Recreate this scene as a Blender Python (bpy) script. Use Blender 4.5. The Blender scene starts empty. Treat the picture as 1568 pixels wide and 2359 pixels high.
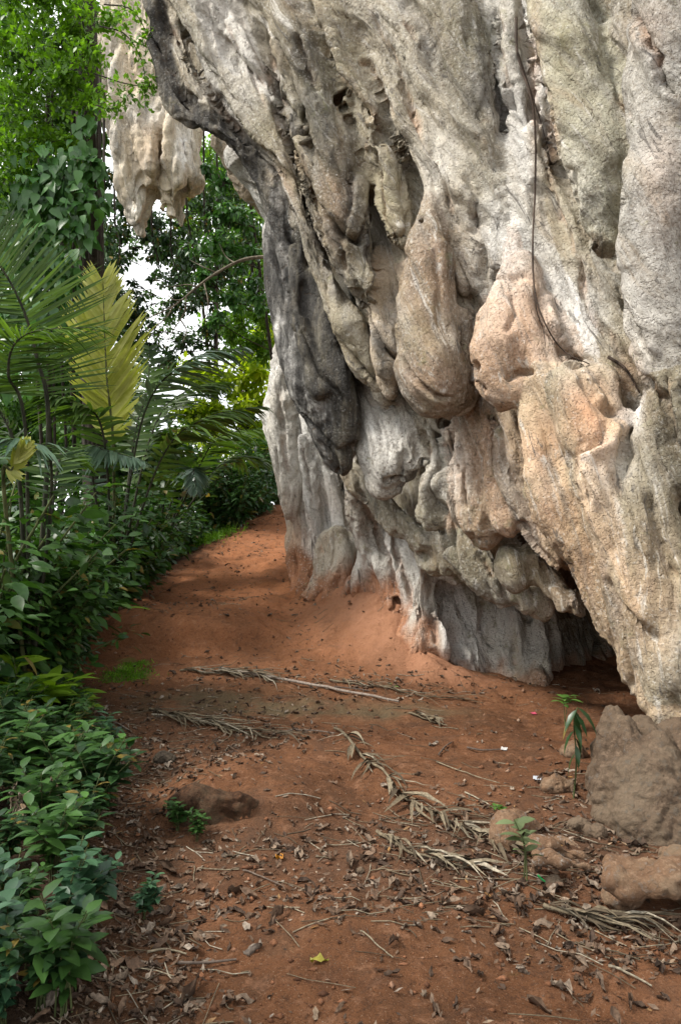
import bpy, math, random
import numpy as np
from mathutils import Vector, Matrix, Euler

scene = bpy.context.scene
COL = scene.collection
R = math.radians

# ------------------------------------------------------------------ camera
CAM_H = 1.6
cam_d = bpy.data.cameras.new("camera")
cam = bpy.data.objects.new("camera", cam_d)
COL.objects.link(cam)
cam.location = (0, 0, CAM_H)
cam.rotation_euler = (R(90), 0, 0)
cam_d.sensor_fit = 'VERTICAL'
cam_d.sensor_height = 24.0
cam_d.lens = 24.0 * 2294 / 3008
cam_d.clip_start = 0.05
cam_d.clip_end = 3000
scene.camera = cam

# ------------------------------------------------------------------ sky, sun, exposure
SUN_EL, SUN_AZ = R(52), R(-98)       # azimuth measured from +Y towards +X: the sun stands to the left and a little behind the viewer
world = bpy.data.worlds.new("World")
scene.world = world
world.use_nodes = True
wn = world.node_tree.nodes
wl = world.node_tree.links
wn.clear()
wo = wn.new("ShaderNodeOutputWorld")
wb = wn.new("ShaderNodeBackground")
ws = wn.new("ShaderNodeTexSky")
ws.sky_type = 'NISHITA'
ws.sun_disc = False
ws.sun_elevation = SUN_EL
ws.sun_rotation = SUN_AZ
ws.air_density = 1.0
ws.dust_density = 4.0
ws.ozone_density = 1.0
wb.inputs[1].default_value = 0.12
wtc = wn.new("ShaderNodeTexCoord")                 # a bright, nearly closed cloud cover over the blue
wno = wn.new("ShaderNodeTexNoise"); wno.inputs['Scale'].default_value = 2.6; wno.inputs['Detail'].default_value = 6; wno.inputs['Roughness'].default_value = 0.6
wrm = wn.new("ShaderNodeValToRGB"); wrm.color_ramp.elements[0].position = 0.30; wrm.color_ramp.elements[1].position = 0.52
wmx = wn.new("ShaderNodeMix"); wmx.data_type = 'RGBA'; wmx.inputs[7].default_value = (8.1, 8.2, 8.3, 1)
wl.new(wtc.outputs['Generated'], wno.inputs['Vector']); wl.new(wno.outputs['Fac'], wrm.inputs[0]); wl.new(wrm.outputs[0], wmx.inputs[0])
wl.new(ws.outputs[0], wmx.inputs[6]); wl.new(wmx.outputs[2], wb.inputs[0])
wl.new(wb.outputs[0], wo.inputs[0])

sun_d = bpy.data.lights.new("sun", 'SUN')
sun_d.energy = 2.4
sun_d.angle = R(12)
sun_d.color = (1.0, 0.95, 0.87)
sun = bpy.data.objects.new("sun", sun_d)
COL.objects.link(sun)
sdir = Vector((math.sin(SUN_AZ) * math.cos(SUN_EL), math.cos(SUN_AZ) * math.cos(SUN_EL), math.sin(SUN_EL)))
sun.rotation_euler = sdir.to_track_quat('Z', 'Y').to_euler()
sun.location = (-4, -4, 14)

scene.view_settings.view_transform = 'Standard'
scene.view_settings.look = 'None'
scene.view_settings.exposure = 1.15
scene.view_settings.gamma = 1.0
scene.render.film_transparent = False
try:
    scene.cycles.max_bounces = 8
    scene.cycles.transparent_max_bounces = 8
except Exception:
    pass

# ------------------------------------------------------------------ helpers
def P(x, y, d):
    """a point at depth d seen at photo point (x, y) of a 1568-wide view from the standing viewer"""
    return ((x - 784.0) / 1798.5 * d, d, CAM_H + (1179.0 - y) / 1798.5 * d)

def sm(a, b, x):
    t = np.clip((x - a) / (b - a), 0, 1)
    return t * t * (3 - 2 * t)

_rng = np.random.RandomState(7)
_PERM = np.concatenate([_rng.permutation(256)] * 3).astype(np.int32)
_G = _rng.normal(size=(256, 3)).astype(np.float32)
_G /= np.linalg.norm(_G, axis=1)[:, None]

def pn(p):
    """3D gradient noise, roughly -0.7..0.7"""
    p = np.asarray(p, dtype=np.float32)
    i = np.floor(p).astype(np.int32)
    f = p - i
    i &= 255
    u = f * f * f * (f * (f * 6 - 15) + 10)
    out = np.zeros(len(p), np.float32)
    for dx in (0, 1):
        wx = u[:, 0] if dx else 1 - u[:, 0]
        a = _PERM[i[:, 0] + dx]
        for dy in (0, 1):
            wy = wx * (u[:, 1] if dy else 1 - u[:, 1])
            b = _PERM[a + i[:, 1] + dy]
            for dz in (0, 1):
                w = wy * (u[:, 2] if dz else 1 - u[:, 2])
                g = _G[_PERM[b + i[:, 2] + dz]]
                out += w * (g[:, 0] * (f[:, 0] - dx) + g[:, 1] * (f[:, 1] - dy) + g[:, 2] * (f[:, 2] - dz))
    return out

def fbm(p, n=3, gain=0.5):
    o = 0; a = 1.0
    p = np.asarray(p, np.float32)
    for k in range(n):
        o = o + a * pn(p * (2.03 ** k) + 11.7 * k)
        a *= gain
    return o

def tag(o, label=None, cat=None, group=None, kind=None):
    if label: o["label"] = label
    if cat: o["category"] = cat
    if group: o["group"] = group
    if kind: o["kind"] = kind
    return o

def empty(name, loc, label, cat, group=None, rz=0.0):
    o = bpy.data.objects.new(name, None)
    COL.objects.link(o)
    o.location = loc
    o.rotation_euler = (0, 0, rz)
    o.empty_display_size = 0.1
    return tag(o, label, cat, group)

def link(name, me, mat=None, parent=None):
    o = bpy.data.objects.new(name, me)
    COL.objects.link(o)
    if mat is not None and len(me.materials) == 0:
        me.materials.append(mat)
    if parent is not None:
        o.parent = parent
    return o

def np_mesh(name, verts, faces, smooth=True):
    """faces: (n,3) or (n,4) int array, or a list of such arrays"""
    if not isinstance(faces, list):
        faces = [faces]
    faces = [np.asarray(f, np.int32) for f in faces if len(f)]
    verts = np.asarray(verts, np.float32)
    me = bpy.data.meshes.new(name)
    nl = sum(f.size for f in faces)
    nf = sum(len(f) for f in faces)
    me.vertices.add(len(verts)); me.loops.add(nl); me.polygons.add(nf)
    me.vertices.foreach_set("co", verts.ravel())
    me.loops.foreach_set("vertex_index", np.concatenate([f.ravel() for f in faces]))
    tot = np.concatenate([np.full(len(f), f.shape[1], np.int32) for f in faces])
    st = np.concatenate([[0], np.cumsum(tot)[:-1]]).astype(np.int32)
    me.polygons.foreach_set("loop_start", st)
    me.polygons.foreach_set("loop_total", tot)
    me.polygons.foreach_set("use_smooth", np.full(nf, smooth, bool))
    me.update(calc_edges=True)
    return me

def set_attr(me, name, val):
    """per-vertex float or rgb attribute"""
    val = np.asarray(val, np.float32)
    if val.ndim == 1:
        a = me.attributes.new(name, 'FLOAT', 'POINT')
        a.data.foreach_set("value", val)
    else:
        a = me.attributes.new(name, 'FLOAT_COLOR', 'POINT')
        c = np.ones((len(val), 4), np.float32); c[:, :3] = val
        a.data.foreach_set("color", c.ravel())

def copy_tree(root, loc=None, rz=None, sc=None):
    c = root.copy(); COL.objects.link(c)
    for ch in root.children:
        k = ch.copy(); COL.objects.link(k); k.parent = c
        for g in ch.children:
            q = g.copy(); COL.objects.link(q); q.parent = k
    if loc is not None: c.location = loc
    if rz is not None: c.rotation_euler = (0, 0, rz) if not hasattr(rz, '__len__') else rz
    if sc is not None: c.scale = (sc, sc, sc) if not hasattr(sc, '__len__') else sc
    return c

# ------------------------------------------------------------------ node material helper
class NM:
    def __init__(self, name):
        self.m = bpy.data.materials.new(name)
        self.m.use_nodes = True
        self.t = self.m.node_tree
        self.t.nodes.clear()
        self.out = self.t.nodes.new("ShaderNodeOutputMaterial")
    def n(self, kind, **kw):
        nd = self.t.nodes.new(kind)
        for k, v in kw.items():
            setattr(nd, k, v)
        return nd
    def l(self, a, b):
        self.t.links.new(a, b)
    def geo(self):
        return self.n("ShaderNodeNewGeometry").outputs['Position']
    def mapping(self, vec, scale=(1, 1, 1), rot=(0, 0, 0), loc=(0, 0, 0)):
        m = self.n("ShaderNodeMapping")
        self.l(vec, m.inputs[0])
        m.inputs['Location'].default_value = loc
        m.inputs['Rotation'].default_value = rot
        m.inputs['Scale'].default_value = scale
        return m.outputs[0]
    def noise(self, vec, scale, detail=4, rough=0.55, dist=0.0, col=False):
        x = self.n("ShaderNodeTexNoise")
        self.l(vec, x.inputs['Vector'])
        x.inputs['Scale'].default_value = scale
        x.inputs['Detail'].default_value = detail
        x.inputs['Roughness'].default_value = rough
        x.inputs['Distortion'].default_value = dist
        return x.outputs['Color' if col else 'Fac']
    def voro(self, vec, scale, feature='F1', out='Distance'):
        x = self.n("ShaderNodeTexVoronoi", feature=feature)
        self.l(vec, x.inputs['Vector'])
        x.inputs['Scale'].default_value = scale
        return x.outputs[out]
    def ramp(self, fac, stops, interp='LINEAR'):
        r = self.n("ShaderNodeValToRGB")
        r.color_ramp.interpolation = interp
        e = r.color_ramp.elements
        while len(e) < len(stops):
            e.new(0.5)
        for q, (p, c) in zip(e, stops):
            q.position = p
            if not hasattr(c, '__len__'): c = (c, c, c)
            q.color = (c[0], c[1], c[2], 1)
        if hasattr(fac, 'links'): self.l(fac, r.inputs[0])
        return r.outputs[0]
    def mix(self, fac, a, b, blend='MIX'):
        m = self.n("ShaderNodeMix", data_type='RGBA', blend_type=blend)
        for val, sock in ((fac, m.inputs[0]), (a, m.inputs[6]), (b, m.inputs[7])):
            if hasattr(val, 'links'): self.l(val, sock)
            elif hasattr(val, '__len__'): sock.default_value = (val[0], val[1], val[2], 1)
            else: sock.default_value = val
        return m.outputs[2]
    def math(self, op, a, b=0.0, clamp=False):
        m = self.n("ShaderNodeMath", operation=op, use_clamp=clamp)
        for val, sock in ((a, m.inputs[0]), (b, m.inputs[1])):
            if hasattr(val, 'links'): self.l(val, sock)
            else: sock.default_value = val
        return m.outputs[0]
    def attr(self, name, out='Fac'):
        a = self.n("ShaderNodeAttribute", attribute_name=name)
        return a.outputs[out]
    def sep(self, col):
        s = self.n("ShaderNodeSeparateColor"); self.l(col, s.inputs[0])
        return s.outputs[0], s.outputs[1], s.outputs[2]
    def bump(self, h, strength, dist, normal=None):
        b = self.n("ShaderNodeBump")
        b.inputs['Strength'].default_value = strength
        b.inputs['Distance'].default_value = dist
        self.l(h, b.inputs['Height'])
        if normal is not None: self.l(normal, b.inputs['Normal'])
        return b.outputs[0]
    def principled(self, color, rough=0.8, normal=None, spec=0.3):
        p = self.n("ShaderNodeBsdfPrincipled")
        if hasattr(color, 'links'): self.l(color, p.inputs['Base Color'])
        else: p.inputs['Base Color'].default_value = (*color, 1)
        if hasattr(rough, 'links'): self.l(rough, p.inputs['Roughness'])
        else: p.inputs['Roughness'].default_value = rough
        p.inputs['Specular IOR Level'].default_value = spec
        if normal is not None: self.l(normal, p.inputs['Normal'])
        return p
    def done(self, shader):
        self.l(shader, self.out.inputs[0])
        return self.m
# ------------------------------------------------------------------ ground
EDGE_Y = np.array([-6, 0, 2.4, 3.2, 4.95, 6.5, 7.5, 8.6, 9.2, 10.0, 11.7, 15.4, 20])
EDGE_X = np.array([-.6, -.6, -.62, -.78, -1.30, -2.15, -2.75, -3.1, -2.75, -2.55, -2.05, -1.3, -1.0])
PROF_Y = np.array([-50, 6.3, 7.2, 7.7, 9.1, 10.2, 11.5, 13.2, 15.0, 16.2, 18, 30])
PROF_H = np.array([0, 0, .04, .16, .42, .64, .92, 1.28, 1.66, 1.70, 1.45, 1.3])
def ground_h(x, y, fine=True):
    x = np.atleast_1d(np.asarray(x, np.float64)); y = np.atleast_1d(np.asarray(y, np.float64))
    h = np.interp(y, PROF_Y, PROF_H)
    inner = sm(0.25, 1.15, x - 0.02 * (y - 7))
    h = h * (1 - inner * (1 - sm(8.5, 11, y)))
    e = x - np.interp(y, EDGE_Y, EDGE_X)
    h = h - 0.42 * sm(0.0, 1.3, -e) * sm(5.5, 8.0, y) + 0.05 * sm(0, .8, -e) * (1 - sm(5, 7, y))
    h = h - 0.04 * np.exp(-(e / 0.28) ** 2) * (1 - sm(5, 7, y))
    # soil apron against the wall
    for (cx, cy, rx, ry, a) in ((0.22, 8.65, .50, .60, .40), (0.62, 7.95, .36, .42, .30), (0.98, 7.35, .35, .28, .12), (-.12, 9.3, .25, .5, .22), (.48, 8.15, .36, .36, .17), (.80, 7.72, .24, .26, .10), (-.28, 9.6, .4, .8, .18), (1.3, 4.6, .5, .5, .03),
                                (-0.6, 3.35, .35, .35, -.05), (-.15, 4.9, .6, .7, .06), (-1.6, 8.4, .9, .35, .10), (-1.75, 7.85, .40, .16, -.09), (-.9, 7.8, .5, .2, -.05), (-1.0, 9.2, .5, .3, .07), (-.8, 11.2, .5, .5, .08), (-1.6, 10.4, .4, .4, .07), (-1.1, 5.6, .5, .4, -.03), (0.2, 2.9, .8, .4, .03)):
        h = h + a * np.exp(-((x - cx) / rx) ** 2 - ((y - cy) / ry) ** 2)
    p = np.stack([x, y, np.zeros_like(x)], 1)
    apr = np.exp(-((x - .25) / .6) ** 2 - ((y - 8.5) / .7) ** 2) + np.exp(-((x - .62) / .4) ** 2 - ((y - 7.85) / .45) ** 2)
    h = h + apr * (.11 * np.abs(pn(p * 3.1 + 8)) + .06 * np.abs(pn(p * 7.3 + 2)) - .04)
    n0 = pn(p * 0.55 + 3.0); n1 = pn(p * 1.6 + 7.5)
    h = h + 0.10 * n0 * sm(4, 9, np.abs(y)) + 0.05 * n1 + 0.026 * pn(p * 3.6 + 1.5)
    if fine:
        h = h + 0.085 * np.abs(pn(p * 2.7 + 5.2)) * sm(5, 8, y) + 0.030 * np.abs(pn(p * 5.5 + 12.2)) - .03 * sm(.18, .42, pn(p * 4.3 + 33)) + 0.012 * np.abs(pn(p * 8 + 2.2)) + 0.011 * pn(p * 17.0) + 0.005 * pn(p * 43.0)
        # the broken lip of the terrace
        t = pn(p * 2.2 + 60) * 0.16
        h = h + 0.17 * sm(-0.03, 0.06, y - 8.0 - t - 0.06 * (x + 1.5)) * sm(-2.7, -2.3, x) * sm(-.5, -1.0, x) * (1 - sm(8.6, 9.6, y))
        h = h + 0.05 * sm(-0.02, 0.04, y - 4.05 - t * .7) * sm(-1.2, -.9, x) * sm(.1, -.3, x) * (1 - sm(4.3, 5.2, y))
    far = sm(25, 60, np.hypot(x, y))
    return h * (1 - far) + 1.2 * far

def gh(x, y): return float(ground_h(x, y)[0])

def gp(px, py, lift=0.0):
    """where the sight line through photo point (px, py) meets the ground"""
    ds = np.linspace(1.2, 22, 700)
    X = (px - 784) / 1798.5 * ds; Z = CAM_H + (1179 - py) / 1798.5 * ds
    H = ground_h(X, ds, True)
    k = np.nonzero(Z < H)[0]
    i = k[0] if len(k) else len(ds) - 1
    return Vector((float(X[i]), float(ds[i]), float(H[i]) + lift))

# ------------------------------------------------------------------ signed-distance modelling (numpy)
class Grid:
    def __init__(self, lo, hi, h):
        self.h = h
        self.ax = [np.arange(a, b, h).astype(np.float32) for a, b in zip(lo, hi)]
        self.D = np.full([len(a) for a in self.ax], 1.0, np.float32)
    def sub(self, lo, hi):
        s = []
        for a, l, u in zip(self.ax, lo, hi):
            i0 = max(0, int((l - a[0]) / self.h)); i1 = min(len(a), int((u - a[0]) / self.h) + 2)
            if i1 - i0 < 2: return None
            s.append(slice(i0, i1))
        return tuple(s)

def chain_dist(pts, X, Y, Z, flat=1.0):
    """distance to a chain of tapered capsules; pts rows are x, y, z, r"""
    best = None
    for a, b in zip(pts[:-1], pts[1:]):
        ab = (b[:3] - a[:3]).astype(np.float32)
        L2 = float(ab @ ab) + 1e-9
        t = np.clip(((X - a[0]) * ab[0] + (Y - a[1]) * ab[1] + (Z - a[2]) * ab[2]) / L2, 0, 1).astype(np.float32)
        dx = X - (a[0] + t * ab[0]); dy = (Y - (a[1] + t * ab[1])) * flat; dz = Z - (a[2] + t * ab[2])
        d = np.sqrt(dx * dx + dy * dy + dz * dz) - (a[3] + t * (b[3] - a[3]))
        best = d if best is None else np.minimum(best, d)
    return best

def smin(a, b, k):
    h = np.clip(0.5 + 0.5 * (b - a) / k, 0, 1)
    return b + (a - b) * h - k * h * (1 - h)

def dense(pts):
    """Catmull-Rom resample so that the chains bend smoothly"""
    pts = np.asarray(pts, np.float64)
    if len(pts) < 3: return pts
    q = np.vstack([2 * pts[0] - pts[1], pts, 2 * pts[-1] - pts[-2]])
    out = []
    for i in range(1, len(q) - 2):
        for t in (0, 1 / 3, 2 / 3):
            a, b, c, d = q[i - 1], q[i], q[i + 1], q[i + 2]
            out.append(0.5 * (2 * b + (c - a) * t + (2 * a - 5 * b + 4 * c - d) * t * t + (3 * b - a - 3 * c + d) * t ** 3))
    out.append(q[-2])
    out = np.array(out); out[:, 3] = np.maximum(out[:, 3], 0.01)
    return out

def DC(lst):
    """display chain -> world chain"""
    o = []
    for x, y, d, r in lst:
        o.append((*P(x, y, d), r * d / 1798.5))
    return dense(o)

def add_chain(g, pts, k, flat=1.0, cut=False):
    r = pts[:, 3].max() + k + 0.1
    ry = r if flat >= 1 else pts[:, 3].max() / flat + k + 0.1
    lo = pts[:, :3].min(0) - (r, ry, r); hi = pts[:, :3].max(0) + (r, ry, r)
    s = g.sub(lo, hi)
    if s is None: return
    X = g.ax[0][s[0]][:, None, None]; Y = g.ax[1][s[1]][None, :, None]; Z = g.ax[2][s[2]][None, None, :]
    d = chain_dist(pts, X, Y, Z, flat)
    if cut: g.D[s] = -smin(-g.D[s], d, k)
    else: g.D[s] = smin(g.D[s], d, k)

def surface_nets(g):
    D = g.D; h = g.h
    ins = D < 0
    cnt = np.zeros(tuple(n - 1 for n in D.shape), np.uint8)
    sl = (slice(None, -1), slice(1, None))
    for a in (0, 1):
        for b in (0, 1):
            for c in (0, 1):
                cnt += ins[sl[a], sl[b], sl[c]]
    act = np.nonzero((cnt > 0) & (cnt < 8))
    del cnt
    I, J, K = [a.astype(np.int32) for a in act]
    n = len(I)
    acc = np.zeros((n, 3), np.float32); num = np.zeros(n, np.float32)
    cr = [(a, b, c) for a in (0, 1) for b in (0, 1) for c in (0, 1)]
    val = {q: D[I + q[0], J + q[1], K + q[2]] for q in cr}
    for q in cr:
        for ax in range(3):
            if q[ax] == 0:
                p = list(q); p[ax] = 1; p = tuple(p)
                v0, v1 = val[q], val[p]
                m = (v0 < 0) != (v1 < 0)
                t = np.where(m, v0 / np.where(m, v0 - v1, 1), 0)
                pos = np.stack([np.full(n, q[i], np.float32) for i in range(3)], 1)
                pos[:, ax] += t
                acc += pos * m[:, None]; num += m
    V = acc / num[:, None] + np.stack([I, J, K], 1)
    V = V * h + np.array([a[0] for a in g.ax], np.float32)
    idx = np.full(tuple(s - 1 for s in D.shape), -1, np.int32)
    idx[act] = np.arange(n, dtype=np.int32)
    F = []
    for ax in range(3):
        s0 = [slice(None)] * 3; s1 = [slice(None)] * 3
        s0[ax] = slice(None, -1); s1[ax] = slice(1, None)
        a = ins[tuple(s0)]; b = ins[tuple(s1)]
        e = np.nonzero(a != b)
        u, v = [(1, 2), (2, 0), (0, 1)][ax]
        E = np.stack(e, 1)
        ok = (E[:, u] > 0) & (E[:, v] > 0) & (E[:, u] < D.shape[u] - 1) & (E[:, v] < D.shape[v] - 1)
        E = E[ok]
        flip = ~ins[E[:, 0], E[:, 1], E[:, 2]]
        def at(du, dv):
            Q = E.copy(); Q[:, u] -= du; Q[:, v] -= dv
            return idx[Q[:, 0], Q[:, 1], Q[:, 2]]
        q = np.stack([at(1, 1), at(0, 1), at(0, 0), at(1, 0)], 1)
        q[flip] = q[flip][:, ::-1]
        F.append(q)
    F = np.concatenate(F)
    F = F[(F >= 0).all(1)]
    return V.astype(np.float32), F

def refine(V, F, levels=1):
    """Catmull-Clark through a temporary object; returns new arrays"""
    me = np_mesh("tmp", V, F)
    o = bpy.data.objects.new("tmp", me)
    COL.objects.link(o)
    s = o.modifiers.new("s", 'SUBSURF'); s.levels = levels; s.render_levels = levels
    dg = bpy.context.evaluated_depsgraph_get()
    ev = o.evaluated_get(dg); m = ev.to_mesh()
    V2 = np.empty(len(m.vertices) * 3, np.float32); m.vertices.foreach_get("co", V2)
    F2 = np.empty(len(m.loops), np.int32); m.loops.foreach_get("vertex_index", F2)
    ev.to_mesh_clear()
    bpy.data.objects.remove(o); bpy.data.meshes.remove(me)
    return V2.reshape(-1, 3), F2.reshape(-1, 4)

def normals(V, F):
    a = V[F[:, 2]] - V[F[:, 0]]; b = V[F[:, 3]] - V[F[:, 1]]
    fn = np.cross(a, b)
    N = np.zeros_like(V)
    for k in range(4):
        for c in range(3):
            N[:, c] += np.bincount(F[:, k], fn[:, c], len(V))
    return N / (np.linalg.norm(N, axis=1)[:, None] + 1e-9)

def proj(V):
    """photo coordinates of points, for laying out natural stains and the flow of the stone"""
    return 784 + V[:, 0] / V[:, 1] * 1798.5, 1179 - (V[:, 2] - CAM_H) / V[:, 1] * 1798.5

# ------------------------------------------------------------------ limestone material
def rock_material(name, warm=(0.30, 0.22, 0.145), mid=(0.36, 0.31, 0.245), pale=(0.50, 0.475, 0.43), fine=1.0):
    M = NM(name)
    pos = M.geo()
    fco = M.attr("flow", 'Vector')
    flow = M.mapping(fco, scale=(1.0, 1.0, 0.25))
    # broad tone
    n1 = M.noise(flow, 1.9, 6, 0.62, 0.6)
    n2 = M.noise(flow, 7.0, 8, 0.68, 0.4)
    n3 = M.noise(pos, 38, 7, 0.72)
    n4 = M.noise(pos, 9, 10, 0.75)
    tone = M.attr("tone", 'Color')
    c = M.mix(0.22, tone, M.ramp(n1, [(0.33, warm), (0.5, mid), (0.66, pale)]))
    c = M.mix(M.ramp(n2, [(0.46, 0), (0.66, 0.42)]), c, pale)
    c = M.mix(M.ramp(M.noise(flow, 3.3, 7, 0.66, 0.8), [(0.54, 0), (0.68, 0.55)]), c, (0.27, 0.195, 0.115))
    c = M.mix(M.ramp(M.noise(M.mapping(fco, scale=(1, 1, .3), loc=(3, 1, 7)), 1.6, 6, 0.62), [(0.55, 0), (0.68, 0.4)]), c, (0.38, 0.385, 0.40))
    c = M.mix(M.ramp(M.noise(pos, 4.5, 9, 0.72, .5), [(0.30, 0.5), (0.44, 0)]), c, (0.17, 0.145, 0.09))
    # olive algae and pink iron
    a = M.attr("stain", 'Color')
    dk, orr, pl = M.sep(a)
    lich = M.attr("lichen")
    lm = M.math('MULTIPLY', lich, M.ramp(n4, [(0.36, 0), (0.6, 1)]))
    c = M.mix(lm, c, (0.235, 0.215, 0.115))
    om = M.math('MULTIPLY', orr, M.ramp(n2, [(0.30, 0.35), (0.62, 1)]))
    c = M.mix(om, c, (0.52, 0.255, 0.125))
    pm = M.math('MULTIPLY', pl, M.ramp(n4, [(0.34, 0.25), (0.6, 1)]))
    c = M.mix(pm, c, (0.84, 0.82, 0.78))
    # grey-blue streaks running down the stone
    st = M.noise(M.mapping(fco, scale=(1, 1, 0.06)), 11, 5, 0.6, 0.2)
    c = M.mix(M.ramp(st, [(0.57, 0), (0.68, 0.55)]), c, (0.25, 0.23, 0.20))
    c = M.mix(M.ramp(M.noise(M.mapping(fco, scale=(1, 1, 0.09), loc=(9, 4, 2)), 16, 5, 0.6, 0.3), [(0.58, 0), (0.68, 0.65)]), c, (0.66, 0.63, 0.57))
    # soot-black drip film
    dm = M.math('MULTIPLY', dk, M.ramp(M.noise(M.mapping(pos, scale=(1, 1, 0.12)), 9, 6, 0.65, 0.3), [(0.34, 0.40), (0.55, 1)]), True)
    c = M.mix(dm, c, (0.030, 0.029, 0.027))
    c = M.mix(M.math('MULTIPLY', M.attr("soil"), M.ramp(n2, [(.25, .8), (.55, 1)])), c, M.ramp(n4, [(.35, (.23, .095, .045)), (.62, (.40, .19, .10))]))
    # grain, specks
    rp = M.ramp(M.noise(fco, 1.25, 4, .6, .5), [(.40, .18), (.58, 1)])
    c = M.mix(M.math('MULTIPLY', rp, M.ramp(n3, [(0.35, 0.75), (0.47, 0)])), c, (0.15, 0.115, 0.075))
    c = M.mix(M.math('MULTIPLY', rp, M.ramp(n3, [(0.55, 0), (0.68, 0.65)])), c, (0.80, 0.78, 0.72))
    c = M.mix(M.ramp(M.noise(M.mapping(fco, scale=(1, 1, .045), loc=(5, 2, 1)), 19, 6, .65, .4), [(0.61, 0), (0.66, .75)]), c, (0.11, 0.10, 0.088))
    c = M.mix(M.ramp(M.noise(fco, 2.7, 8, .75, 1.0), [(0.60, 0), (0.66, .5)]), c, (0.20, 0.195, 0.085))
    sp = M.noise(pos, 95, 3, 0.6)
    c = M.mix(M.ramp(sp, [(0.34, 0.45), (0.43, 0)]), c, (0.14, 0.11, 0.075))
    c = M.mix(M.math('MULTIPLY', dm, .6), c, (0.045, 0.043, 0.04))
    # relief
    grit = M.math('MULTIPLY', rp, M.noise(M.mapping(pos, scale=(1, 1, 0.75)), 34 * fine, 8, 0.68, 0.3))
    pits = M.ramp(M.noise(pos, 60 * fine, 2, 0.5), [(0.32, 0), (0.46, 1)])
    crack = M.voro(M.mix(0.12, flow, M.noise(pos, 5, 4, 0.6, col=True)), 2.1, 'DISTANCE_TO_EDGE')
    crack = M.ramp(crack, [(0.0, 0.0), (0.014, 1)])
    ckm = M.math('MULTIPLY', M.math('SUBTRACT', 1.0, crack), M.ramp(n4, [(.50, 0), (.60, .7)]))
    c = M.mix(ckm, c, (0.085, 0.052, 0.03))  # shade of the cracks' depth, painted as thin dark brown lines
    lump = M.noise(flow, 12, 6, 0.6, 0.5)
    nb = M.bump(lump, 0.9, 0.045)
    nb = M.bump(crack, 0.5, 0.014, nb)
    nb = M.bump(grit, 1.0, 0.030, nb)
    nb = M.bump(pits, 0.7, 0.012, nb)
    rough = M.ramp(n4, [(0.3, 0.72), (0.7, 0.95)])
    return M.done(M.principled(c, rough, nb, 0.25).outputs[0])

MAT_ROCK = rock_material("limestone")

# ------------------------------------------------------------------ the cliff
def base_wall(g):
    """the overhanging wall as X = W(Y, Z), a thin-plate surface through surveyed points"""
    ctl = [(705, 235, 7.9), (784, 550, 7.9), (830, 860, 8.0), (860, 1180, 8.7), (800, 1330, 9.4), (760, 1420, 9.6),
           (780, 130, 6.88), (850, 60, 6.8), (830, 190, 6.75), (850, 280, 6.78), (890, 400, 6.75), (900, 600, 6.7), (950, 600, 6.45), (900, 800, 6.75), (960, 880, 6.6), (1020, 0, 6.75), (1060, 400, 6.55), (1080, 700, 6.28), (1090, 820, 6.2), (1060, 1000, 7.2), (1030, 1180, 7.6), (900, 1290, 8.0), (940, 1380, 7.75), (950, 1500, 7.45), (870, 1410, 8.05), (1000, 1400, 7.6),
           (1200, 50, 6.3), (1200, 400, 6.15), (1290, 0, 5.95), (1290, 400, 5.85), (1300, 700, 5.55), (1230, 600, 5.8), (1250, 800, 5.6), (1130, 640, 6.1), (1270, 960, 5.9), (1260, 1180, 6.1),
           (1568, 0, 5.15), (1568, 550, 4.95), (1568, 1000, 4.85), (1568, 1300, 4.9),
           (690, 1000, 11.2), (690, 1200, 11.4), (690, 1330, 11.6), (900, 300, 10), (760, 600, 10.5), (760, 0, 9), (760, -400, 9.5),
           (1100, -400, 7.0), (1568, -500, 5.4),
           (1250, 1560, 7.2), (1420, 1570, 7.2)]
    pts = [P(*c) for c in ctl]
    Xc = np.array([p[0] for p in pts]); YZ = np.array([(p[1], p[2]) for p in pts])
    ex = [(4.2, 0.0, 3.0), (5.0, 0.1, 3.1), (5.8, 0.1, 3.0), (6.4, 0.1, 2.9), (5.4, 0.9, 2.7), (7.4, -0.4, .85), (7.1, -0.4, 1.9), (8.3, -.4, .45), (9.3, -.3, -.1), (13.5, 1.0, 0.9), (13.5, 4, 0.8), (13.5, 8, 1.2),
          (4.0, 3, 3.0), (3.8, 1.2, 3.0), (3.6, 5, 3.1)]
    Xc = np.concatenate([Xc, [e[2] for e in ex]]); YZ = np.vstack([YZ, [(e[0], e[1]) for e in ex]])
    def phi(r2): return r2 * np.log(r2 + 1e-9) * 0.5
    n = len(Xc)
    d2 = ((YZ[:, None] - YZ[None]) ** 2).sum(-1)
    A = np.zeros((n + 3, n + 3)); A[:n, :n] = phi(d2) + np.eye(n) * 0.03
    A[:n, n] = 1; A[:n, n + 1:] = YZ; A[n, :n] = 1; A[n + 1:, :n] = YZ.T
    w = np.linalg.solve(A, np.concatenate([Xc, np.zeros(3)]))
    Y, Z = np.meshgrid(g.ax[1], g.ax[2], indexing='ij')
    q = np.stack([Y.ravel(), Z.ravel()], 1)
    W = w[n] + q @ w[n + 1:]
    for i in range(n):
        W += w[i] * phi(((q - YZ[i]) ** 2).sum(1))
    W = W.reshape(Y.shape).astype(np.float32)
    gy, gz = np.gradient(W, g.h)
    s = 1 / np.sqrt(1 + gy ** 2 + gz ** 2)
    g.D[:] = (W[None] - g.ax[0][:, None, None]) * s[None]

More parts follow.
